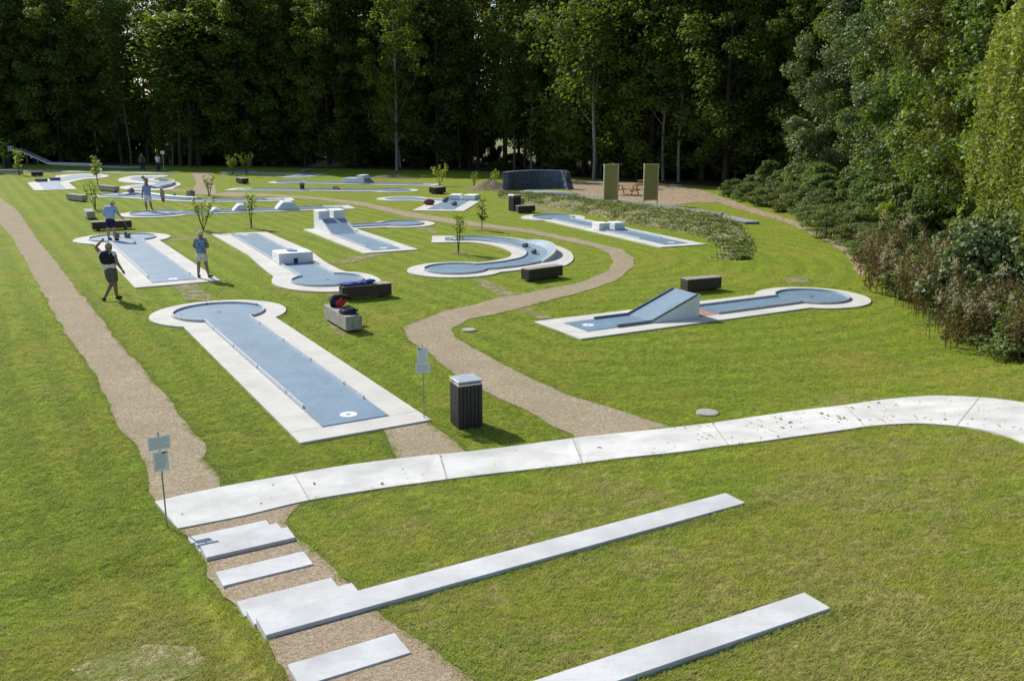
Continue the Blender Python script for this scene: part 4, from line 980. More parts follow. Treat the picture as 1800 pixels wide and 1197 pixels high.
# chute of the ski jump lane
pc = under(q11.root); a = P2(250, 293.5, .1); b = P2(88, 288.6, .1); tdir = (b - a).normalized()
e0 = b + tdir * 0; e1 = P2(34, 286.5, .1); ch_pts = [a.lerp(b, .45), b, e1]
zc = lambda x, y: .10 + max(0, min(1, (Vector((x, y)) - b).dot(e1 - b) / (e1 - b).length_squared)) * 1.75
for s, nm in ((-.34, 'chute_side'), (.34, 'chute_side')):
    n = Vector((-tdir.y, tdir.x)) * s; pc(sweep(nm, [p + n for p in ch_pts], .06, lambda x, y: zc(x, y), lambda x, y: zc(x, y) + .22, M['rail'], None))
pc(sweep('chute_bed', ch_pts, .68, lambda x, y: zc(x, y) - .04, lambda x, y: zc(x, y) + .02, M['play'], None))
for f in (.35, .7, 1.0):
    p = b.lerp(e1, f); bm = bmesh.new(); box_bm(bm, -.06, .06, -.3, .3, 0, .05 + 1.72 * f); o = link('support_post', bm_mesh('support_post', bm), M['darkrail']); o.location = (p.x, p.y, 0); pc(o)
pb = e1 + tdir * .7; bm = bmesh.new(); box_bm(bm, -.7, .55, -.45, .45, 1.55, 2.75, .02); o = link('start_box', bm_mesh('start_box', bm), M['greenbin']); o.location = (pb.x, pb.y, 0); pc(o)
bm = bmesh.new(); box_bm(bm, -.55, .2, -.475, -.455, 1.62, 2.25); o = link('number_plate', bm_mesh('number_plate', bm), M['mark']); o.location = (pb.x, pb.y, 0); pc(o)
cu = bpy.data.curves.new('number', 'FONT'); cu.body = '14'; cu.size = .62; cu.align_x = 'CENTER'; cu.extrude = .003; o = bpy.data.objects.new('number_tmp', cu); col.objects.link(o)
dg = bpy.context.evaluated_depsgraph_get(); me = bpy.data.meshes.new_from_object(o.evaluated_get(dg)); bpy.data.objects.remove(o); me.materials.clear(); me.name = 'number'
o = link('number', me, M['ink']); o.location = (pb.x - .17, pb.y - .479, 1.72); o.rotation_euler = (math.pi / 2, 0, 0); pc(o)
# covers in the grass
for x, y, r_, lb in ((1243, 727.5, .215, 'round grey manhole cover in the grass beside the white path'), (824, 581.5, .2, 'small grey drain cover in the grass beside the winding gravel path')):
    p = at(x, y); bm = bmesh.new(); bmesh.ops.create_cone(bm, cap_ends=True, segments=28, radius1=r_, radius2=r_, depth=.06); bmesh.ops.create_cone(bm, cap_ends=True, segments=28, radius1=r_ * .85, radius2=r_ * .83, depth=.068)
    o = tag(link('manhole_cover', bm_mesh('manhole_cover', bm), M['seam']), lb, 'manhole cover'); o.location = (p.x, p.y, p.z + .012)
    nograss([p.xy + Vector((math.cos(k) * r_, math.sin(k) * r_)) for k in np.linspace(0, 6.28, 12)])

# ------------------------------------------------------------------ bags and cloths
def lumpy(name, loc, parts, label, cat, rz=0, group=None):
    r = empty(name, loc, rz, label, cat, group)
    for nm, c, rr, mat, seed in parts:
        bm = bmesh.new(); blob_bm(bm, c, rr, 3, .5, seed); link(nm, bm_mesh(nm, bm, True), M[mat], r)
    return r
def on_bench(b, x, y): return b.matrix_world @ Vector((x, y, .46)) if False else Matrix.LocRotScale(b.location, b.rotation_euler, None) @ Vector((x, y, .46))
L1 = (P2(609, 586.5) - P2(570, 563)).length
p = on_bench(be1, L1 / 2 - .38, 0)
lumpy('sports_bag', p, [('bag_body', (-.02, 0, .16), (.17, .2, .17), 'navy', 1), ('front_pocket', (.16, -.14, .12), (.15, .11, .13), 'red', 2), ('folded_top', (.13, .03, .26), (.24, .17, .08), 'black', 3)], 'navy and red bag bundle on the far end of the pale bench', 'bag', 0)
p = on_bench(be1, -L1 / 2 + .42, 0)
lumpy('dark_jacket', p, [('jacket_body', (0, 0, .07), (.26, .18, .09), 'darkgrey', 5), ('sleeve', (-.05, .03, .15), (.14, .1, .06), 'black', 8), ('sleeve', (.08, -.1, .12), (.12, .08, .06), 'navy', 11)], 'crumpled dark jacket on the near end of the pale bench', 'jacket')
L2 = (P2(603, 529.5) - P2(689, 522)).length
p = on_bench(be2, -L2 / 2 + .55, .02); r = empty('blue_cloth', p, be2.rotation_euler.z, 'bright blue jacket laid flat on the black bench', 'jacket')
for x, sz, z, s in ((-.25, (.34, .2, .045), .05, 2), (.16, (.26, .19, .05), .05, 4), (.42, (.17, .15, .07), .07, 6)):
    bm = bmesh.new(); blob_bm(bm, (x, 0, z), sz, 3, .4, s); link('fold', bm_mesh('fold', bm, True), M['blue'], r)
lumpy('red_bag', at(753.8, 360, .05), [('bag_body', (0, 0, .16), (.34, .22, .2), 'rust', 3), ('bag_top', (.05, 0, .3), (.2, .12, .06), 'red', 4)], 'dark red bag left on the slab of the lane with two white cubes', 'bag')

# ------------------------------------------------------------------ people
def skin_mesh(name, verts, edges, radii, sub=1, root=0, fat=1.28):
    me = bpy.data.meshes.new('tmp'); me.from_pydata([tuple(v) for v in verts], edges, []); o = bpy.data.objects.new('tmp', me); col.objects.link(o)
    md = o.modifiers.new('s', 'SKIN'); md.use_smooth_shade = True; s2 = o.modifiers.new('u', 'SUBSURF'); s2.levels = sub
    for i, v in enumerate(me.skin_vertices[0].data):
        r = radii[i]; r = r if isinstance(r, tuple) else (r, r); v.radius = (r[0] * fat, r[1] * fat); v.use_root = (i == root)
    dg = bpy.context.evaluated_depsgraph_get(); out = bpy.data.meshes.new_from_object(o.evaluated_get(dg)); out.name = name
    bpy.data.objects.remove(o); bpy.data.meshes.remove(me)
    out.polygons.foreach_set('use_smooth', [True] * len(out.polygons)); return out
def person(px, py, hpx, rz, label, J, skin, hair, top, bottom, shoe, vest=None, short=.55, female=False, sleeves=.5):
    b = at(px, py); H = hpx / ppm(py) * 1.03 / 1.75
    r = empty('person', (b.x, b.y, b.z + (ZP if 'onlane' in J else 0)), rz, label, 'person'); r.scale = (H, H, H)
    V = Vector
    g = dict(pelvis=(0, 0, .95), waist=(0, .01, 1.10), chest=(0, 0, 1.30), neck=(0, .0, 1.46), chin=(0, .03, 1.55), head=(0, .03, 1.65), crown=(0, .02, 1.71),
             sl=(-.18, 0, 1.42), sr=(.18, 0, 1.42), el=(-.25, 0, 1.14), er=(.25, 0, 1.14), wl=(-.26, .08, .90), wr=(.26, .08, .90),
             hl=(-.095, 0, .88), hr=(.095, 0, .88), kl=(-.11, .02, .50), kr=(.11, .02, .50), al=(-.12, 0, .09), ar=(.12, 0, .09), tl=(-.14, .17, .035), tr=(.14, .17, .035))
    g.update({k: v for k, v in J.items() if k in g}); g = {k: V(v) for k, v in g.items()}
    names = ['pelvis', 'waist', 'chest', 'neck', 'chin', 'head', 'crown', 'sl', 'el', 'wl', 'sr', 'er', 'wr', 'hl', 'kl', 'al', 'tl', 'hr', 'kr', 'ar', 'tr']
    R = [(.125, .10), (.105, .085), (.14, .10), .055, (.07, .08), (.08, .098), (.06, .07), .055, .042, .027, .055, .042, .027, .085, .056, .036, .035, .085, .056, .036, .035]
    verts = [g[n] for n in names]; ix = {n: i for i, n in enumerate(names)}
    E_ = [('pelvis', 'waist'), ('waist', 'chest'), ('chest', 'neck'), ('neck', 'chin'), ('chin', 'head'), ('head', 'crown'), ('chest', 'sl'), ('sl', 'el'), ('el', 'wl'), ('chest', 'sr'), ('sr', 'er'), ('er', 'wr'),
          ('pelvis', 'hl'), ('hl', 'kl'), ('kl', 'al'), ('al', 'tl'), ('pelvis', 'hr'), ('hr', 'kr'), ('kr', 'ar'), ('ar', 'tr')]
    me = skin_mesh('body', verts, [(ix[a], ix[b]) for a, b in E_], R, 2)
    bm = bmesh.new(); bm.from_mesh(me)
    for e, w in (('el', 'wl'), ('er', 'wr')):          # palm, four unequal bent fingers and a thumb
        d = (g[w] - g[e]).normalized(); sd_ = d.cross(V((0, 1, .2))).normalized(); n = d.cross(sd_)
        tube_bm(bm, [g[w] - d * .02, g[w] + d * .045, g[w] + d * .09], [.024, .036, .030], 8)
        for k, L in enumerate((.062, .072, .068, .052)):
            o = g[w] + d * .08 + sd_ * (k - 1.5) * .017
            tube_bm(bm, [o, o + d * L * .5 + n * .006, o + d * L * .8 + n * .022], [.0088, .008, .0062], 6)
        o = g[w] + d * .03 + sd_ * -.03; tube_bm(bm, [o, o + d * .035 - sd_ * .022, o + d * .06 - sd_ * .02 + n * .012], [.011, .009, .007], 6)
    hd = g['head']; f = V((0, 1, 0))
    blob_bm(bm, hd + V((0, .098, -.02)), (.013, .02, .022), 1); blob_bm(bm, hd + V((-.082, 0, -.01)), (.012, .022, .032), 1); blob_bm(bm, hd + V((.082, 0, -.01)), (.012, .022, .032), 1)
    bm.to_mesh(me); bm.free(); me.polygons.foreach_set('use_smooth', [True] * len(me.polygons)); link('body', me, M[skin], r)
    bm = bmesh.new()
    for s in (-1, 1): blob_bm(bm, hd + V((s * .032, .088, .01)), (.012, .008, .007), 1)
    link('eyes', bm_mesh('eyes', bm), M['black'], r)
    bm = bmesh.new(); bmesh.ops.create_icosphere(bm, subdivisions=1, radius=1.0)
    for v in bm.verts: v.co = hd + V((0, .092, -.048)) + V((v.co.x * .024, v.co.y * .008, v.co.z * .006))
    link('mouth', bm_mesh('mouth', bm), M['rust'], r)
    bm = bmesh.new(); blob_bm(bm, hd + V((0, -.022, .022)), (.092, .098, .092), 3, .12, 3)
    bmesh.ops.delete(bm, geom=[v for v in bm.verts if v.co.z < hd.z - .05 and v.co.y > hd.y - .03], context='VERTS')
    link('hair', bm_mesh('hair', bm, True), M[hair], r)
    # shirt
    el_ = lambda a, b, t: g[a].lerp(g[b], t)
    hem = g['pelvis'] - V((0, 0, .09))
    vs = [g['chest'], g['waist'], hem, g['chest'].lerp(g['neck'], .85), g['sl'], el_('sl', 'el', min(1, sleeves + .12)), g['sr'], el_('sr', 'er', min(1, sleeves + .12))]
    wd = 1.0 if not female else .94
    rr = [(.18 * wd, .132), (.168 * wd, .132), (.172, .135), (.07, .065), .072, .062, .072, .062]
    link('shirt', skin_mesh('shirt', vs, [(0, 1), (1, 2), (0, 3), (0, 4), (4, 5), (0, 6), (6, 7)], rr, 2), M[top], r)
    if vest:
        vs = [g['chest'], g['waist'].lerp(g['chest'], .30), g['chest'].lerp(g['neck'], .95), g['sl'].lerp(g['el'], .12), g['sr'].lerp(g['er'], .12), g['waist'] - V((0, 0, .02))]
        link('vest', skin_mesh('vest', vs, [(0, 1), (0, 2), (0, 3), (0, 4), (1, 5)], [(.20, .155), (.185, .15), (.08, .075), .09, .09, (.18, .145)], 2), M[vest], r)
    short = short if short >= 1 else min(.97, short + .17); vs = [g['pelvis'].lerp(g['waist'], .75), g['pelvis'] - V((0, 0, .03)), g['hl'], el_('hl', 'kl', short), g['hr'], el_('hr', 'kr', short)]
    link('shorts' if short < 1 else 'trousers', skin_mesh('shorts', vs + ([g['al'] + V((0, 0, .03)), g['ar'] + V((0, 0, .03))] if short >= 1 else []), [(0, 1), (1, 2), (2, 3), (1, 4), (4, 5)] + ([(3, 6), (5, 7)] if short >= 1 else []),
         [(.155, .122), (.16, .13), .10, .086, .10, .086] + ([.06, .06] if short >= 1 else []), 2), M[bottom], r)
    for a, t in (('al', 'tl'), ('ar', 'tr')):
        d = g[t] - g[a]; d.z = 0; d.normalize()
        z0 = g[t].z + .008
        vs = [V((g[a].x, g[a].y, z0 + (g[a].z - .09) * .8)) - d * .045, V((g[a].x, g[a].y, z0 + (g[a].z - .09) * .4)) + d * .06, V((g[a].x, g[a].y, z0)) + d * .19]
        link('shoe', skin_mesh('shoe', vs, [(0, 1), (1, 2)], [(.044, .045), (.047, .042), (.044, .03)], 2), M[shoe], r)
    return r, g, H
def held(name, loc, label, cat, pts, r_, mat, scale=1):
    r = empty(name, loc, 0, label, cat); bm = bmesh.new(); tube_bm(bm, pts, r_, 6); link('shaft', bm_mesh('shaft', bm), M[mat], r)
    bm = bmesh.new(); e = Vector(pts[-1]); box_bm(bm, e.x - .05, e.x + .05, e.y - .015, e.y + .015, e.z - .015, e.z + .015, .004); link('club_head', bm_mesh('club_head', bm), M['darkmetal'], r); return r
person(198, 527, 98, rad(8), 'person in a black vest over a white shirt, raising one hand to the head', dict(
    chest=(.0, -.02, 1.30), neck=(.02, .0, 1.46), chin=(.03, .03, 1.54), head=(.035, .04, 1.63), crown=(.035, .03, 1.70), sl=(-.19, .0, 1.42), sr=(.17, -.02, 1.40),
    el=(-.36, .10, 1.60), wl=(-.20, .12, 1.76), er=(.27, -.10, 1.14), wr=(.37, .0, .90), pelvis=(.02, 0, .95), hl=(-.07, 0, .88), hr=(.115, 0, .88),
    kl=(.0, .06, .50), kr=(.12, -.02, .50), al=(-.16, -.22, .10), ar=(.10, .10, .09), tl=(-.26, -.10, .05), tr=(.20, .24, .035)), 'skintan', 'hairgrey', 'whitecloth', 'khaki', 'shoe', vest='black', short=.85, sleeves=.25)
nb_, g_, H_ = person(197.5, 424.5, 69, rad(-6), 'person in a light blue shirt and navy shorts standing on the lane circle', dict(onlane=1,
    chest=(0, .08, 1.28), neck=(.02, .13, 1.43), chin=(.05, .19, 1.50), head=(.06, .22, 1.58), crown=(.06, .2, 1.65), sl=(-.2, .08, 1.39), sr=(.2, .1, 1.38),
    el=(-.30, .06, 1.08), wl=(-.2, .22, .92), er=(.33, .10, 1.12), wr=(.37, .30, .95), kl=(-.14, .0, .50), kr=(.13, .0, .5), al=(-.14, -.02, .09), ar=(.18, -.06, .09), tl=(-.12, .14, .035), tr=(.24, .08, .035)), 'skin', 'hairwhite', 'lightblue', 'navy', 'shoe', short=.82, sleeves=.7)
p = nb_.location
held('putter', (p.x + .37 * H_, p.y + .3 * H_, p.z + .92 * H_), 'thin golf putter held by the person in the light blue shirt', 'golf club', [(0, 0, .1), (.16, .05, -.35), (.30, .10, -.78)], .008, 'steel')
person(357.5, 491, 79, rad(4), 'person in a patterned blue top and white shorts at the lane corner', dict(onlane=1,
    chest=(0, .02, 1.28), head=(.02, .05, 1.64), chin=(.01, .05, 1.54), el=(-.26, .02, 1.15), wl=(-.12, .22, 1.10), er=(.27, .02, 1.16), wr=(.12, .24, 1.12), kl=(-.13, 0, .5), kr=(.14, 0, .5), al=(-.17, 0, .09), ar=(.21, .0, .09), tl=(-.17, .15, .035), tr=(.30, .12, .035)), 'skintan', 'hairwhite', 'pattern', 'cream', 'shoe', short=.6, sleeves=.12, female=True)
p3, g3, H3 = person(262, 373.5, 52, rad(180), 'person in a lavender top and white shorts holding out a bag', dict(onlane=1,
    el=(-.42, .02, 1.36), wl=(-.66, .04, 1.34), er=(.25, .03, 1.12), wr=(.27, .08, .88), kl=(-.12, 0, .5), kr=(.14, 0, .5), al=(-.20, 0, .09), ar=(.12, .0, .09), tl=(-.25, .14, .035), tr=(.14, .17, .035)), 'skintan', 'hairdark', 'lavender', 'whitecloth', 'whiteshoe', short=.95, sleeves=.3, female=True)
p = p3.location
lumpy('cloth_bag', (p.x + .86 * H3, p.y - .03, p.z + .70 * H3), [('bag_body', (0, 0, .24), (.13, .09, .36), 'tan', 3), ('bag_bottom', (.03, 0, -.06), (.09, .08, .13), 'rust', 5), ('strap', (-.05, 0, .58), (.06, .05, .09), 'tan', 7)], 'tan cloth bag dangling from the outstretched hand of the woman', 'bag')
person(251.5, 302.2, 30, rad(20), 'person in dark clothes standing in the shade on the back lane', dict(onlane=1), 'skintan', 'hairdark', 'darkgrey', 'navy', 'shoe', short=1.0)
person(279, 303.3, 30, rad(-15), 'person in a pale shirt and dark trousers on the back lane', dict(onlane=1, wl=(-.3, .3, 1.15), el=(-.3, .05, 1.2)), 'skintan', 'hairdark', 'palegrey', 'navy', 'shoe', short=1.0)

# ------------------------------------------------------------------ vegetation generators
def tree_meshes(seed, H, Rm, base, nclump, nleaf, leaf, tr, clr, top=.35, lean=0.0, gap=0.0, flat=.7, trunks=1):
    rg = np.random.RandomState(seed)
    bm = bmesh.new(); axes = []
    for t in range(trunks):
        o = rg.normal(size=2) * (.35 if trunks > 1 else 0); lx, ly = rg.normal(size=2) * .035 * H; n = 8; P = []
        for i in range(n + 1):
            u = i / n; P.append(Vector((o[0] + lx * u * u + lean * u * H * .1 + math.sin(u * 5 + seed) * .012 * H * u, o[1] + ly * u * u + math.cos(u * 4 + seed) * .012 * H * u, u * H * .92)))
        tube_bm(bm, P, [tr * (1.25 if i == 0 else 1) * (1 - .9 * i / n) + .02 for i in range(n + 1)], 8); axes.append(P)
    C = []; Rr = []
    for k in range(nclump):
        u = base + (1 - base) * (k + rg.rand()) / nclump
        v = (u - base) / (1 - base); prof = math.sin(math.pi * (v ** .75 * .93 + .07)) ** .6 if v < .97 else .3
        prof = max(prof, .25) * (1 - top * max(0, v - .5))
        a = rg.rand() * 6.283; lump = 1 + .28 * math.sin(3 * a + seed) + .18 * math.sin(5 * a + u * 9)
        rr = Rm * prof * lump * math.sqrt(rg.uniform(.12, 1.0))
        ax_ = axes[k % trunks]; q = ax_[min(8, int(u * 8))]
        C.append((q.x + rr * math.cos(a), q.y + rr * math.sin(a), u * H)); Rr.append(clr * rg.uniform(.7, 1.35))
        if k % 2 == 0:
            z0 = max(.12, u - .10 - .12 * rr / Rm) ; q0 = ax_[min(8, int(z0 * 8))]; s = Vector((q0.x, q0.y, z0 * H)); e = Vector(C[-1]); m = s.lerp(e, .5) + Vector((0, 0, .3))
            tube_bm(bm, [s, m, e], [tr * .28 * (1.15 - u), tr * .16 * (1.15 - u), .012], 5, False)
    C = np.array(C); Rr = np.array(Rr)
    w = rg.randint(0, nclump, nleaf)
    d = rg.normal(size=(nleaf, 3)); d /= np.linalg.norm(d, axis=1)[:, None]
    rr = rg.uniform(.15, 1.0, nleaf) ** .55
    P = C[w] + d * (rr * Rr[w])[:, None] * np.array([1, 1, flat])
    P[:, 2] = np.maximum(P[:, 2], .15)
    V4 = leafquads(P, leaf, rg, .35, 1.5, d * .8)
    return bm_mesh('trunk', bm), quads_mesh('crown', V4)
def plant(name, label, cat, meshes, mt, ml, loc, rz, sc_, group=None, names=('trunk', 'crown')):
    r = empty(name, loc, rz, label, cat, group); r.scale = sc_ if isinstance(sc_, tuple) else (sc_, sc_, sc_)
    for me, m, nm in zip(meshes, (mt, ml), names):
        if me is None: continue
        o = bpy.data.objects.new(nm, me); col.objects.link(o); o.parent = r
        if not me.materials: me.materials.append(None)
        o.material_slots[0].link = 'OBJECT'; o.material_slots[0].material = m
    return r
rg = np.random.RandomState(21)
BELT = [tree_meshes(100 + k, 23, 4.7, .07, 150, 21000, .225, .24, 1.15) for k in range(4)] + [tree_meshes(120 + k, 23, 3.2, .16, 80, 8000, .2, .15, 1.0) for k in range(2)]
GB = 'tall dark trees in the belt behind the course'
LB = ['tall broadleaf tree standing dark against the light in the belt behind the course', 'slender tall tree with a thin see-through crown in the belt behind the course']
rows = [(0, 4.0), (5, 4.6), (11, 5.2), (17, 6.5)]
front = [Vector((-110, 125)), Vector((-66, 123)), Vector((-42, 118)), Vector((-20, 112)), Vector((0, 104)), Vector((7, 95)), Vector((15, 86)), Vector((25, 78)), Vector((30, 62))]
fl = catmull(front, 6); cumf = [0]
for a, b in zip(fl[:-1], fl[1:]): cumf.append(cumf[-1] + (b - a).length)
def onfront(s):
    i = max(k for k in range(len(cumf) - 1) if cumf[k] <= s); f = (s - cumf[i]) / (cumf[i + 1] - cumf[i]); d = (fl[i + 1] - fl[i]).normalized(); return fl[i].lerp(fl[i + 1], f), Vector((-d.y, d.x))
ntree = 0
for px_, D_ in ((248, 127), (275, 133), (228, 131)):
    plant('slender_tree', LB[1], 'tree', BELT[4], M['bark'], M['leafmid'], ((px_ - 900) / FPX * D_ * 1.02, D_, 0), px_, (1.1, 1.1, 1.05), GB + ' with thin crowns')
for off, sp in rows:
    s = 8 + rg.rand() * sp
    while s < cumf[-1] - 1:
        p, n = onfront(s); q = p + n * (off + rg.uniform(-2.2, 2.2))
        pxl = 900 + FPX * q.x / q.y * .98
        thin = (225 < pxl < 345) or (815 < pxl < 945)
        k = 4 + rg.randint(2) if (thin or rg.rand() < .12) else rg.randint(4)
        skip = thin and off > 4 and rg.rand() < .66
        if not skip and -240 < pxl < 2100:
            sl_ = k >= 4
            plant('slender_tree' if sl_ else 'broadleaf_tree', LB[1] if sl_ else LB[0], 'tree', BELT[k], M['bark'], M['leafmid' if rg.rand() < .2 else 'leafdark'], (q.x, q.y, 0), rg.uniform(0, 6.28), (rg.uniform(.8, 1.3), rg.uniform(.8, 1.3), rg.uniform(.82, 1.15)), GB + (' with thin crowns' if sl_ else ' with dense crowns')); ntree += 1
        s += sp * rg.uniform(.8, 1.2)
# crowns that stand out in the belt, sunlight put into their leaf colour
for px, D, k, s_, lb in ((322, 118, 0, .5, 'shorter bright green tree glowing behind the three dark trunks'), (705, 103, 5, 1.0, 'slender tree with a dusty olive crown and pale stem in the belt'),
                        (1050, 94, 4, .9, 'tree with a yellowish crown above the left khaki board')):
    x = (px - 900) / FPX * D * 1.02
    plant('bright_tree', lb, 'tree', BELT[k], M['barklight'], M['leafbright'] if k != 5 else M['leafbright'], (x, D, 0), px, s_)
# pale and dark trunks that read singly
TR = []
for seed in range(3):
    r_ = np.random.RandomState(300 + seed); bm = bmesh.new(); P = [Vector((math.sin(i * .8 + seed) * .16, math.cos(i * .7 + seed) * .1, i * 1.5)) for i in range(10)]
    tube_bm(bm, P, [.17 - .012 * i for i in range(10)], 8)
    for k in range(7):
        z = 5 + k * 1.2; a = r_.rand() * 6.28; tube_bm(bm, [(P[int(z / 1.5)].x, P[int(z / 1.5)].y, z), (math.cos(a) * 1.0, math.sin(a) * 1.0, z + 1.0), (math.cos(a) * 2.0, math.sin(a) * 2.0, z + 2.6)], [.06, .035, .012], 5, False)
    n = 2600; c = np.stack([r_.normal(size=n) * 1.3, r_.normal(size=n) * 1.3, r_.uniform(7, 16, n)], 1)
    TR.append((bm_mesh('trunk', bm), quads_mesh('crown', leafquads(c, .26, r_))))
for px, py, k, m, lb in ((697, 293, 0, 'barklight', 'pale birch trunk rising left of the middle of the belt'), (1042, 317, 1, 'barklight', 'pale forked birch just left of the left khaki board'), (1165, 318, 2, 'barklight', 'pale thin birch just right of the right khaki board'),
                         (1328, 321, 0, 'barklight', 'pale birch trunk at the left end of the right-hand bushes'), (530, 288, 1, 'barklight', 'pale leaning trunk left of the dark trunks in the belt'), (783, 292, 2, 'barklight', 'greyish trunk near the gap with the sunny meadow'),
                         (1090, 312, 0, 'barklight', 'grey straight trunk behind the left khaki board')):
    b = at(px, py); plant('birch_tree', lb, 'tree', TR[k], M[m], M['leafdark'] if px < 1300 else M['leafgrey'], b, px * .7, 1.0)
for k in range(22):
    s = 14 + (cumf[-1] - 18) * (k + rg.rand()) / 22; p, n = onfront(s); q = p + n * rg.uniform(-2.5, 1.0)
    plant('slim_tree', 'slim bare-stemmed tree at the front of the belt', 'tree', TR[k % 3], M['barklight'] if k % 3 == 0 else M['barkmid'], M['leafdark'], (q.x, q.y, 0), k * 1.9, (rg.uniform(.6, .95), rg.uniform(.6, .95), rg.uniform(.9, 1.25)), 'slim bare-stemmed trees at the front of the belt')
for px, py, lb in ((322, 292, 'leftmost of three stout dark trunks behind the worn patch'), (338, 293, 'middle of three stout dark trunks behind the worn patch'), (350, 292, 'rightmost of three stout dark trunks, slightly leaning')):
    b = at(px, py); plant('dark_tree', lb, 'tree', TR[int(px) % 3], M['bark'], M['leafdark'], b, px * .4, (1.7, 1.7, 1.1))
# right-hand wood edge
RIGHT = [tree_meshes(200 + k, 15, 3.3, .12, 130, 46000, .125, .2, .85, flat=.75) for k in range(3)]
RMAT = ['leafright', 'leafgrey', 'leafolive', 'leafright', 'leafright']
rl_ = [(22.6, 68), (23.5, 61), (22.3, 55), (21.8, 49.5), (20.3, 44.5), (19.6, 40), (18.7, 35.8), (18.6, 31.5), (21.0, 28.5), (19.8, 23.5)]
LR = ['grey-green tree at the corner where the belt meets the right-hand wood', 'dense green tree second from the far corner of the right-hand wood', 'tall leafy tree above the far bushes on the right', 'big bright green tree in the middle of the right-hand wood edge', 'green tree behind the nettle bushes on the right',
      'olive-green spreading tree above the yellow-leaved bush', 'dark tree right of the olive tree, behind the red weeds', 'tree overhanging the darkest gap in the right-hand wood', 'tree behind the weeping birch on the right', 'tree at the right edge of the photo beside the weeping birch']
for i, (x, y) in enumerate(rl_):
    m = ['leafgrey', 'leafright', 'leafgrey', 'leafright', 'leafright', 'leafolive', 'leafright', 'leafright', 'leafright', 'leafright'][i]
    plant('edge_tree', LR[i], 'tree', RIGHT[i % 3], M['bark'], M[m], (x + 1.2, y, 0), i * 1.3, (1.0 + .08 * (i % 3), 1.0, 1.0 + .1 * ((i * 7) % 3)))
for i, (x, y) in enumerate([(29, 70), (29.5, 62), (28.5, 54), (28, 47), (26, 40), (25.5, 34), (25, 28), (24, 21), (35, 66), (35, 56), (33, 46), (32, 36)]):
    plant('inner_tree', 'tree deeper in the right-hand wood behind the lit edge trees', 'tree', RIGHT[(i + 1) % 3], M['bark'], M['leafright'], (x, y, 0), i * 2.1, 1.25, 'trees deeper in the right-hand wood')
# weeping birch
r_ = np.random.RandomState(55); bm = bmesh.new(); tube_bm(bm, [(0, 0, 0), (.1, 0, 4), (-.1, .1, 8), (0, 0, 12)], [.22, .17, .11, .03], 8); Pw = []
for k in range(290):
    a = r_.uniform(0, 6.28); R_ = 2.7 * math.sqrt(r_.uniform(.1, 1)); z = 12 - 2.1 * (R_ / 2.7) ** 2 * 1.5 - r_.uniform(0, 3); L = r_.uniform(2.0, 5.5) * (.5 + .5 * R_ / 2.7); L = min(L, z - 1.0)
    x, y = R_ * math.cos(a), R_ * math.sin(a); n = int(L * 34)
    t = np.linspace(0, 1, n); dr = .5 * np.sin(t * 1.4)
    Pw.append(np.stack([x + dr * math.cos(a) * .6 + r_.normal(size=n) * .06, y + dr * math.sin(a) * .6 + r_.normal(size=n) * .06, z - t * L], 1))
    if k % 6 == 0: tube_bm(bm, [(0, 0, z * .8), (x * .6, y * .6, z + .3), (x, y, z - .2)], [.05, .03, .01], 4, False)
Pw = np.concatenate(Pw); V4 = leafquads(Pw, .085, r_, 0, 1.7)
WIL = (bm_mesh('trunk', bm), quads_mesh('crown', V4))
plant('weeping_birch', 'weeping birch with hanging yellow-green curtains at the right edge', 'tree', WIL, M['barklight'], M['leafwillow'], (16.3, 26.6, .2), 0, (1.0, 1.0, .97))
plant('weeping_birch', 'lower trailing birch at the very edge, below the larger weeping birch', 'tree', WIL, M['barklight'], M['leafwillow'], (15.4, 23.6, .1), 2.0, (.7, .7, .60))
# bushes
BUSH = [tree_meshes(400 + k, 2.3, 1.15, .08, 42, 5200, .085, .05, .36, top=.2, trunks=3) for k in range(3)]
BIG = [tree_meshes(420 + k, 4.2, 2.0, .04, 55, 9000, .17, .09, .62, top=.2, trunks=3) for k in range(2)]
edge_px = [(1268, 344), (1300, 356), (1335, 368), (1372, 381), (1405, 395), (1432, 408), (1462, 424), (1490, 443), (1515, 468), (1535, 492), (1560, 512), (1590, 540), (1622, 568), (1655, 594), (1695, 612), (1740, 625), (1785, 634), (1830, 642)]
E2 = [P2(*q) for q in edge_px]
blab = ['leafy bush at the far end of the right-hand bush line, next to the wood chips']
k = 0
for i in range(len(E2) - 1):
    a, b = E2[i], E2[i + 1]; L = (b - a).length; d = (b - a).normalized(); n = Vector((d.y, -d.x)); n = n if n.x > 0 else -n
    m = max(1, int(L / 1.5))
    for j in range(m):
        p = a + d * L * (j + .5) / m + n * (1.1 + .4 * rg.rand()); py = edge_px[i][1]
        if py < 470:
            lb, gp, mt = 'green bush along the wood chip strip at the edge of the right-hand wood', 'bushes along the wood chip strip', ('leafbush', 'leafgrey', 'leafbush', 'leafolive')[k % 4]
        else:
            lb, gp, mt = 'low green bush among the tall red weeds on the right', 'low bushes among the red weeds', 'leafbush'
        plant('bush', lb, 'bush', BUSH[k % 3], M['twig'], M[mt], (p.x, p.y, -.05), k * 1.7, (1, 1, (.62 if py < 420 else .5) * rg.uniform(.75, 1.25)), gp, ('stems', 'foliage')); k += 1
        if py < 560 and rg.rand() < .9:
            p2 = p + n * (1.7 + rg.rand())
            plant('tall_bush', 'tall bush filling the space under the right-hand trees', 'bush', BIG[k % 2], M['twig'], M['leafbush'], (p2.x, p2.y, 0), k, rg.uniform(.42, .68), 'tall bushes under the right-hand trees', ('stems', 'foliage'))
p = P2(1586, 480); plant('yellow_bush', 'small bush with yellow-orange leaves in front of the olive tree', 'bush', BUSH[0], M['twig'], M['leafyoung'], (P2(1508, 425).x + 1.6, P2(1508, 425).y + .3, .5), 1, .55, None, ('stems', 'foliage'))
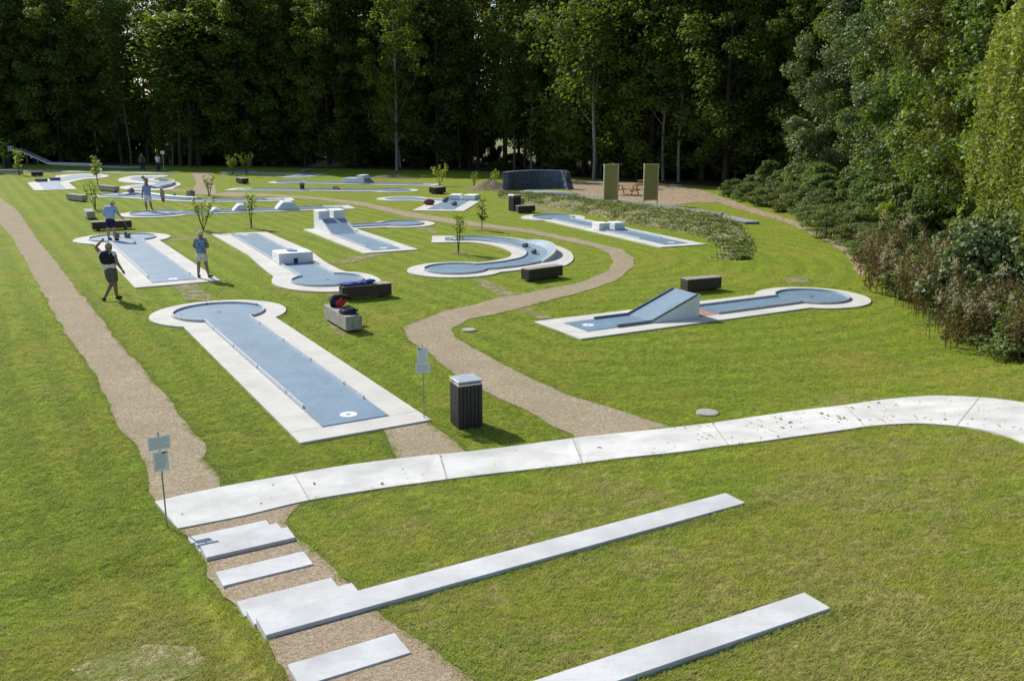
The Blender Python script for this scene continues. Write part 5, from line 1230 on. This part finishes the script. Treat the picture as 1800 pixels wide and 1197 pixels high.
for px, py, s_, lb in ((1700, 585, .8, 'blue-green bush standing above the red weeds, left of the weeping birch'), (1775, 590, .9, 'green bush under the hanging birch curtains')):
    q = P2(px, py); plant('leafy_bush', lb, 'bush', BIG[0], M['twig'], M['leafgrey'], (q.x + .8, q.y + 1.2, 0), px, s_ * .8, None, ('stems', 'foliage'))
# undergrowth in front of the belt; rear bushes carry sunlight in a brighter leaf colour
for i in range(120):
    s = 10 + (cumf[-1] - 12) * (i + rg.rand()) / 120; p, n = onfront(s); off = rg.uniform(-2.5, 24); q = p + n * off; pxq = 900 + FPX * q.x / q.y
    if 815 < pxq < 945 and off > 1 and rg.rand() < .6: continue
    hz = rg.uniform(.35, .75) if off < 8 else rg.uniform(.8, 1.5)
    plant('undergrowth_bush', 'bush in the undergrowth at the foot of the tree belt', 'bush', BIG[i % 2], M['twig'], M['leafdark'] if (off < 4 or i % 3 == 0) else M['leafmid'], (q.x, q.y, -.2), i, (rg.uniform(.7, 1.2), rg.uniform(.7, 1.2), hz), 'undergrowth bushes at the foot of the belt', ('stems', 'foliage'))
# tall red weeds with fluffy seed heads
def weed_mesh(seed):
    r_ = np.random.RandomState(seed); bm = bmesh.new(); bf = []; lf = []
    for k in range(16):
        x, y = r_.normal(size=2) * .38; h = r_.uniform(.9, 2.0); lx, ly = r_.normal(size=2) * .2
        tube_bm(bm, [(x, y, 0), (x + lx * .4, y + ly * .4, h * .6), (x + lx, y + ly, h)], [.011, .009, .005], 4, False)
        for j in range(34):
            u = r_.uniform(.15, .95); lf.append((x + lx * u + r_.normal() * .07, y + ly * u + r_.normal() * .07, h * u))
        if k % 4 == 0:
            for j in range(60): bf.append((x + lx + r_.normal() * .05, y + ly + r_.normal() * .05, h + r_.normal() * .10))
    return bm_mesh('stems', bm), quads_mesh('leaves', leafquads(np.array(lf), .058, r_, 0, 2.4)), quads_mesh('seed_heads', leafquads(np.array(bf), .05, r_, 0, 1.6))
WD = [weed_mesh(70 + k) for k in range(3)]
for k in range(58):
    u = rg.uniform(0, 1); i = 8 + u * 8.0; i0 = int(i); a = E2[i0].lerp(E2[i0 + 1], i - i0); q = a + Vector((rg.uniform(.2, 2.6), rg.uniform(-.3, 1.0)))
    w_ = WD[k % 3]
    r = plant('tall_weed', 'clump of tall reddish weeds with fluffy pinkish seed heads on the right', 'weed', w_[:2], M['leafred'], M['leafbush'] if k % 5 == 1 else M['leafred'], (q.x, q.y, 0), k, rg.uniform(.75, 1.15), 'tall reddish weeds on the right', ('stems', 'leaves'))
    o = bpy.data.objects.new('seed_heads', w_[2]); col.objects.link(o); o.parent = r; o['kind'] = 'stuff'
    if not w_[2].materials: w_[2].materials.append(M['fluff'])
# saplings
def sap(seed, multi):
    r_ = np.random.RandomState(seed); bm = bmesh.new(); L_ = []
    for k in range(5 if multi else 2):
        a = r_.rand() * 6.28; sp = r_.uniform(.2, .42) if multi else r_.uniform(.02, .12); h = r_.uniform(.75, 1.0)
        P = [Vector((math.cos(a) * sp * u * .9, math.sin(a) * sp * u * .9, u * h)) for u in np.linspace(0, 1, 5)]
        tube_bm(bm, P, [.014, .012, .010, .007, .004], 5, False)
        for j in range(8):
            u = r_.uniform(.35, 1); p = P[0].lerp(P[4], u); b = r_.rand() * 6.28; e = p + Vector((math.cos(b) * .13, math.sin(b) * .13, .1)); tube_bm(bm, [p, e], [.006, .003], 4, False)
            for m in range(11 if not multi else 6):
                q = p.lerp(e, r_.rand()) + Vector(r_.normal(size=3)) * .04; L_.append(q)
    return bm_mesh('stem', bm), quads_mesh('leaves', leafquads(np.array([tuple(q) for q in L_]), .05, r_, .3, 1.5))
SM, SS = [sap(500, True), sap(501, True)], [sap(502, False), sap(503, False)]
for px, py, top, multi, s_, lb in ((806, 446, 383, False, 0, 'young yellow-green sapling above the mouth of the hooked lane'), (847, 405, 358, False, 1, 'young sapling beside the winding gravel path, behind the hooked lane'),
        (357.5, 406, 345, True, 0, 'spreading young shrub in front of the hump lane, left one'), (442, 402, 346, False, 0, 'slender young sapling in front of the hump lane, right one'),
        (368, 345, 306, True, 1, 'thin sparse sapling on the worn gravel patch'), (168, 369, 319, True, 0, 'yellowish sapling between the benches at the left'), (172, 325, 281, False, 1, 'young sapling behind the left grey bench'),
        (34, 309, 269, False, 0, 'young leafy sapling behind the two benches at the far left'), (7, 298, 250, False, 1, 'sunlit sapling at the left edge of the photo'), (410, 308, 272, True, 1, 'bright broad shrub left of the far bent lane'), (433, 307, 270, True, 0, 'bright broad shrub just above the far bent lane'),
        (773, 327, 291, True, 0, 'leafy sapling behind the small dark bench of the far lanes'), (833, 330, 302, True, 1, 'small shrub on the soil mound left of the slate wall'), (868, 328, 300, True, 0, 'pale shrub on the soil mound beside the slate wall'), (20, 286, 250, True, 1, 'lit shrub by the start box of the ski jump')):
    b = at(px, py); h = (py - top) / ppm(py) * 1.04
    plant('sapling', lb, 'sapling', (SM if multi else SS)[s_], M['twig'], M['leafyoung'] if px != 847 else M['leafbush'], b, px, h if multi else (h * 1.3, h * 1.3, h), 'young saplings on the lawn', ('stem', 'leaves'))
    if py > 340:
        nograss([b.xy + Vector((math.cos(k) * .4, math.sin(k) * .4)) for k in np.linspace(0, 6.28, 10)])
        structure(sheet('planting_ring', resample([b.xy + Vector((math.cos(k) * .42, math.sin(k) * .38)) for k in np.linspace(0, 6.28, 10)[:-1]], .2, .05, px), .016, M['soil'], .4), 'ring of bare soil round a sapling')
# soil mounds
for (px, py, rx, ry, h, lb) in ((600, 292, 5.0, 3, 1.3, 'dark earth mound in the shade behind the far lanes'), (865, 333, 2.6, 2.2, .8, 'pale earth mound left of the slate wall'), (690, 313, 3.2, 1.2, .35, 'low ridge of dug soil behind the far lane with the cube')):
    c = P2(px, py); bm = bmesh.new(); rows = []
    for i in range(9):
        f = i / 8; rows.append([bm.verts.new((c.x + rx * f * math.cos(a), c.y + ry * f * math.sin(a), h * (math.cos(math.pi * f) + 1) / 2 * (1 + .2 * noise.noise(Vector((math.cos(a) * 2, math.sin(a) * 2, f * 3 + px)))) - .03)) for a in np.linspace(0, 2 * math.pi, 29)[:-1]])
    for i in range(8):
        for j in range(28): bm.faces.new((rows[i][j], rows[i][(j + 1) % 28], rows[i + 1][(j + 1) % 28], rows[i + 1][j])) if i else None
    bmesh.ops.remove_doubles(bm, verts=bm.verts, dist=.01)
    structure(link('soil_mound', bm_mesh('soil_mound', bm, True), M['soil']), lb)
# far wood beyond the meadow
r_ = np.random.RandomState(9); C = np.stack([r_.uniform(-230, 230, 900), r_.uniform(285, 310, 900), np.zeros(900)], 1); hh = r_.uniform(.0, 1, 900) ** .7
C[:, 2] = hh * (13 + 3 * np.sin(C[:, 0] * .07) + 2 * np.sin(C[:, 0] * .19)); w = r_.randint(0, 900, 40000); d = r_.normal(size=(40000, 3)) * 1.8
o = link('far_wood', quads_mesh('far_wood', leafquads(np.stack([(C[w] + d)[:, 0], (C[w] + d)[:, 1], np.maximum((C[w] + d)[:, 2], .2)], 1), 1.3, r_)), M['leafdark']); tag(o, 'distant wood beyond the meadow seen through the trunks', 'wood', kind='stuff')

# ------------------------------------------------------------------ scraps on the white path
r_ = np.random.RandomState(4); pts = []
for n_, f0, f1 in ((40, .0, .45), (230, .45, .70), (90, .70, .98)):
    for _ in range(n_):
        f = r_.uniform(f0, f1); a = fw[int(f * (len(fw) - 1))]; b = nearest(nw, a); p = a.lerp(nw[b], r_.beta(1.3, 1.5) * .96 + .02)
        if noise.noise(Vector((p.x, p.y, 0)) * 1.2) < -.05 and r_.rand() < .8: continue
        pts.append((p.x, p.y, T(p.x, p.y) + .043))
V4 = leafquads(np.array(pts), .024, r_, 3.0, 1.9); big = r_.rand(len(pts)) < .12; cc_ = V4.mean(1, keepdims=True); V4[big] = (V4[big] - cc_[big]) * 2.0 + cc_[big] + np.array([0, 0, .008])
o = link('path_scraps', quads_mesh('path_scraps', V4), M['debris']); tag(o, 'clippings and fallen leaves scattered on the white path', 'leaf litter', kind='stuff')

# ------------------------------------------------------------------ grass tufts
def tuft(seed, n=9, h=.030, spread=.04):
    r_ = random.Random(seed); V = []; Fc = []
    for k in range(n):
        a = r_.uniform(0, 6.283); x, y = r_.gauss(0, spread), r_.gauss(0, spread); hh = h * r_.uniform(.55, 1.25); w = .0042; ln = r_.uniform(.6, 1.8) * hh; dx, dy = math.cos(a), math.sin(a)
        b = len(V); V += [(x - dy * w, y + dx * w, 0), (x + dy * w, y - dx * w, 0), (x + dx * ln * .4 + dy * w * .7, y + dy * ln * .4 - dx * w * .7, hh * .65), (x + dx * ln * .4 - dy * w * .7, y + dy * ln * .4 + dx * w * .7, hh * .65), (x + dx * ln, y + dy * ln, hh)]
        Fc += [(b, b + 1, b + 2, b + 3), (b + 3, b + 2, b + 4)]
    me = mesh_from('tuft', V, Fc); me.materials.append(M['blade']); return me
HARD = NOGRASS[NG0:]
FR = []
for _ in range(420):                                      # coarser clumps the mower missed
    d_ = 6.6 * (30 / 6.6) ** random.random(); x_ = random.uniform(-1, 1) * d_ * .6
    if any(inside(P_, np.array([x_]), np.array([d_]))[0] for P_ in NOGRASS): continue
    for _ in range(random.randint(2, 7)): FR.append((x_ + random.gauss(0, .05), d_ + random.gauss(0, .05), random.uniform(.9, 1.5)))
for t0, t1, s_f in ((5.4, 8.6, -8.13), (4.6, 6.8, -5.25), (3.3, 5.4, -8.14), (3.2, 4.6, -5.27)):
    for _ in range(int((t1 - t0) * 170)):
        t_ = t1 - (t1 - t0) * random.random() ** 1.3; FR.append((*ts(t_, s_f + abs(random.gauss(0, .05))), (.75 + .85 * ((t_ - t0) / (t1 - t0))) * random.uniform(.5, 1.1) * (1 if t0 > 4 else .6)))
FR = np.array(FR)
Rg = np.random.RandomState(77); N = 300000
D = 6.3 * (40 / 6.3) ** Rg.rand(N)                       # more points close by
Xp = (Rg.rand(N) * 2 - 1) * (D * .66 + .8)
keep = Rg.rand(N) < np.clip((38 - D) / 22, 0, 1) * .42
Xp, D = Xp[keep], D[keep]
bad = np.zeros(len(D), bool)
for P_ in NOGRASS:
    mn, mx_ = P_.min(0) - .01, P_.max(0) + .01; s_ = (Xp > mn[0]) & (Xp < mx_[0]) & (D > mn[1]) & (D < mx_[1])
    if s_.any(): ii = np.where(s_)[0]; bad[ii] |= inside(P_, Xp[ii], D[ii])
Xp, D = Xp[~bad], D[~bad]
S_ = np.clip(.7 + D / 40, .75, 1.5) * Rg.uniform(.5, 1.15, len(D))
ex, ey, es = [], [], []
for P_ in NOGRASS:                                       # longer fringe where the mower does not reach
    k = len(P_)
    ar = .5 * sum(P_[i][0] * P_[(i + 1) % k][1] - P_[(i + 1) % k][0] * P_[i][1] for i in range(k)); sg = 1 if ar > 0 else -1
    for i in range(k):
        a, b = P_[i], P_[(i + 1) % k]; L = math.hypot(*(b - a)); mY = min(a[1], b[1])
        if mY > 30 or L < 1e-3: continue
        m = int(L * 34) + (Rg.rand() < (L * 34) % 1); u = Rg.rand(m)[:, None]; q = a + (b - a) * u; nn = np.array([(b - a)[1], -(b - a)[0]]) / L * sg
        pn = np.sin(q[:, 0] * 2.1 + q[:, 1] * 1.3) + np.sin(q[:, 0] * .9 - q[:, 1] * 3.1)
        q = q + nn * Rg.uniform(.005, .06, m)[:, None]
        ex += list(q[:, 0]); ey += list(q[:, 1]); es += list(Rg.uniform(.45, .85, m) * np.where(pn > .9, 1.7, .9))
ex, ey, es = map(np.array, (ex, ey, es)); bad = np.zeros(len(ex), bool)
for P_ in NOGRASS: bad |= inside(P_, ex, ey)
for P_ in GRAVELS:                                       # creeping edge and single tufts on the gravel
    k = len(P_); d = Rg.randint(0, k, 900); u = Rg.rand(900)[:, None]; q = P_[d] + (P_[(d + 1) % k] - P_[d]) * u + Rg.normal(size=(900, 2)) * .05
    q = q[q[:, 1] < 34]; ex = np.concatenate([ex, q[:, 0]]); ey = np.concatenate([ey, q[:, 1]]); es = np.concatenate([es, Rg.uniform(.5, .95, len(q))]); bad = np.concatenate([bad, np.zeros(len(q), bool)])
for P_ in HARD: bad |= inside(P_, ex, ey)
Xp = np.concatenate([Xp, ex[~bad]]); D = np.concatenate([D, ey[~bad]]); S_ = np.concatenate([S_, es[~bad]])
Xp = np.concatenate([Xp, FR[:, 0]]); D = np.concatenate([D, FR[:, 1]]); S_ = np.concatenate([S_, FR[:, 2]])
Zp = terrain(Xp, D) - .002
pm = bpy.data.meshes.new('grass_points'); pm.vertices.add(len(D)); pm.vertices.foreach_set('co', np.stack([Xp, D, Zp], 1).reshape(-1).astype(np.float32))
at_ = pm.attributes.new('size', 'FLOAT', 'POINT'); at_.data.foreach_set('value', S_.astype(np.float32))
at_ = pm.attributes.new('turn', 'FLOAT', 'POINT'); at_.data.foreach_set('value', Rg.uniform(0, 6.28, len(D)).astype(np.float32))
pm.materials.append(M['blade'])
go = link('grass', pm); tag(go, 'short mown grass blades of the lawn and the longer fringe along slabs', 'grass', kind='stuff')
tm_ = bpy.data.meshes.new('t'); V, Fc = [], []
ng = bpy.data.node_groups.new('grass_scatter', 'GeometryNodeTree')
ng.interface.new_socket('Geometry', in_out='INPUT', socket_type='NodeSocketGeometry'); ng.interface.new_socket('Geometry', in_out='OUTPUT', socket_type='NodeSocketGeometry')
gi = ng.nodes.new('NodeGroupInput'); gout = ng.nodes.new('NodeGroupOutput'); iop = ng.nodes.new('GeometryNodeInstanceOnPoints')
tobj = bpy.data.objects.new('grass_tuft', tuft(3, 12)); 
oi = ng.nodes.new('GeometryNodeObjectInfo'); oi.inputs['Object'].default_value = tobj
na = ng.nodes.new('GeometryNodeInputNamedAttribute'); na.data_type = 'FLOAT'; na.inputs['Name'].default_value = 'size'
nr = ng.nodes.new('GeometryNodeInputNamedAttribute'); nr.data_type = 'FLOAT'; nr.inputs['Name'].default_value = 'turn'
cx = ng.nodes.new('ShaderNodeCombineXYZ'); ng.links.new(nr.outputs['Attribute'], cx.inputs[2])
ng.links.new(gi.outputs[0], iop.inputs['Points']); ng.links.new(oi.outputs['Geometry'], iop.inputs['Instance']); ng.links.new(cx.outputs[0], iop.inputs['Rotation']); ng.links.new(na.outputs['Attribute'], iop.inputs['Scale'])
ng.links.new(iop.outputs[0], gout.inputs[0])
md = go.modifiers.new('scatter', 'NODES'); md.node_group = ng
print('trees', ntree, 'tufts', len(D))
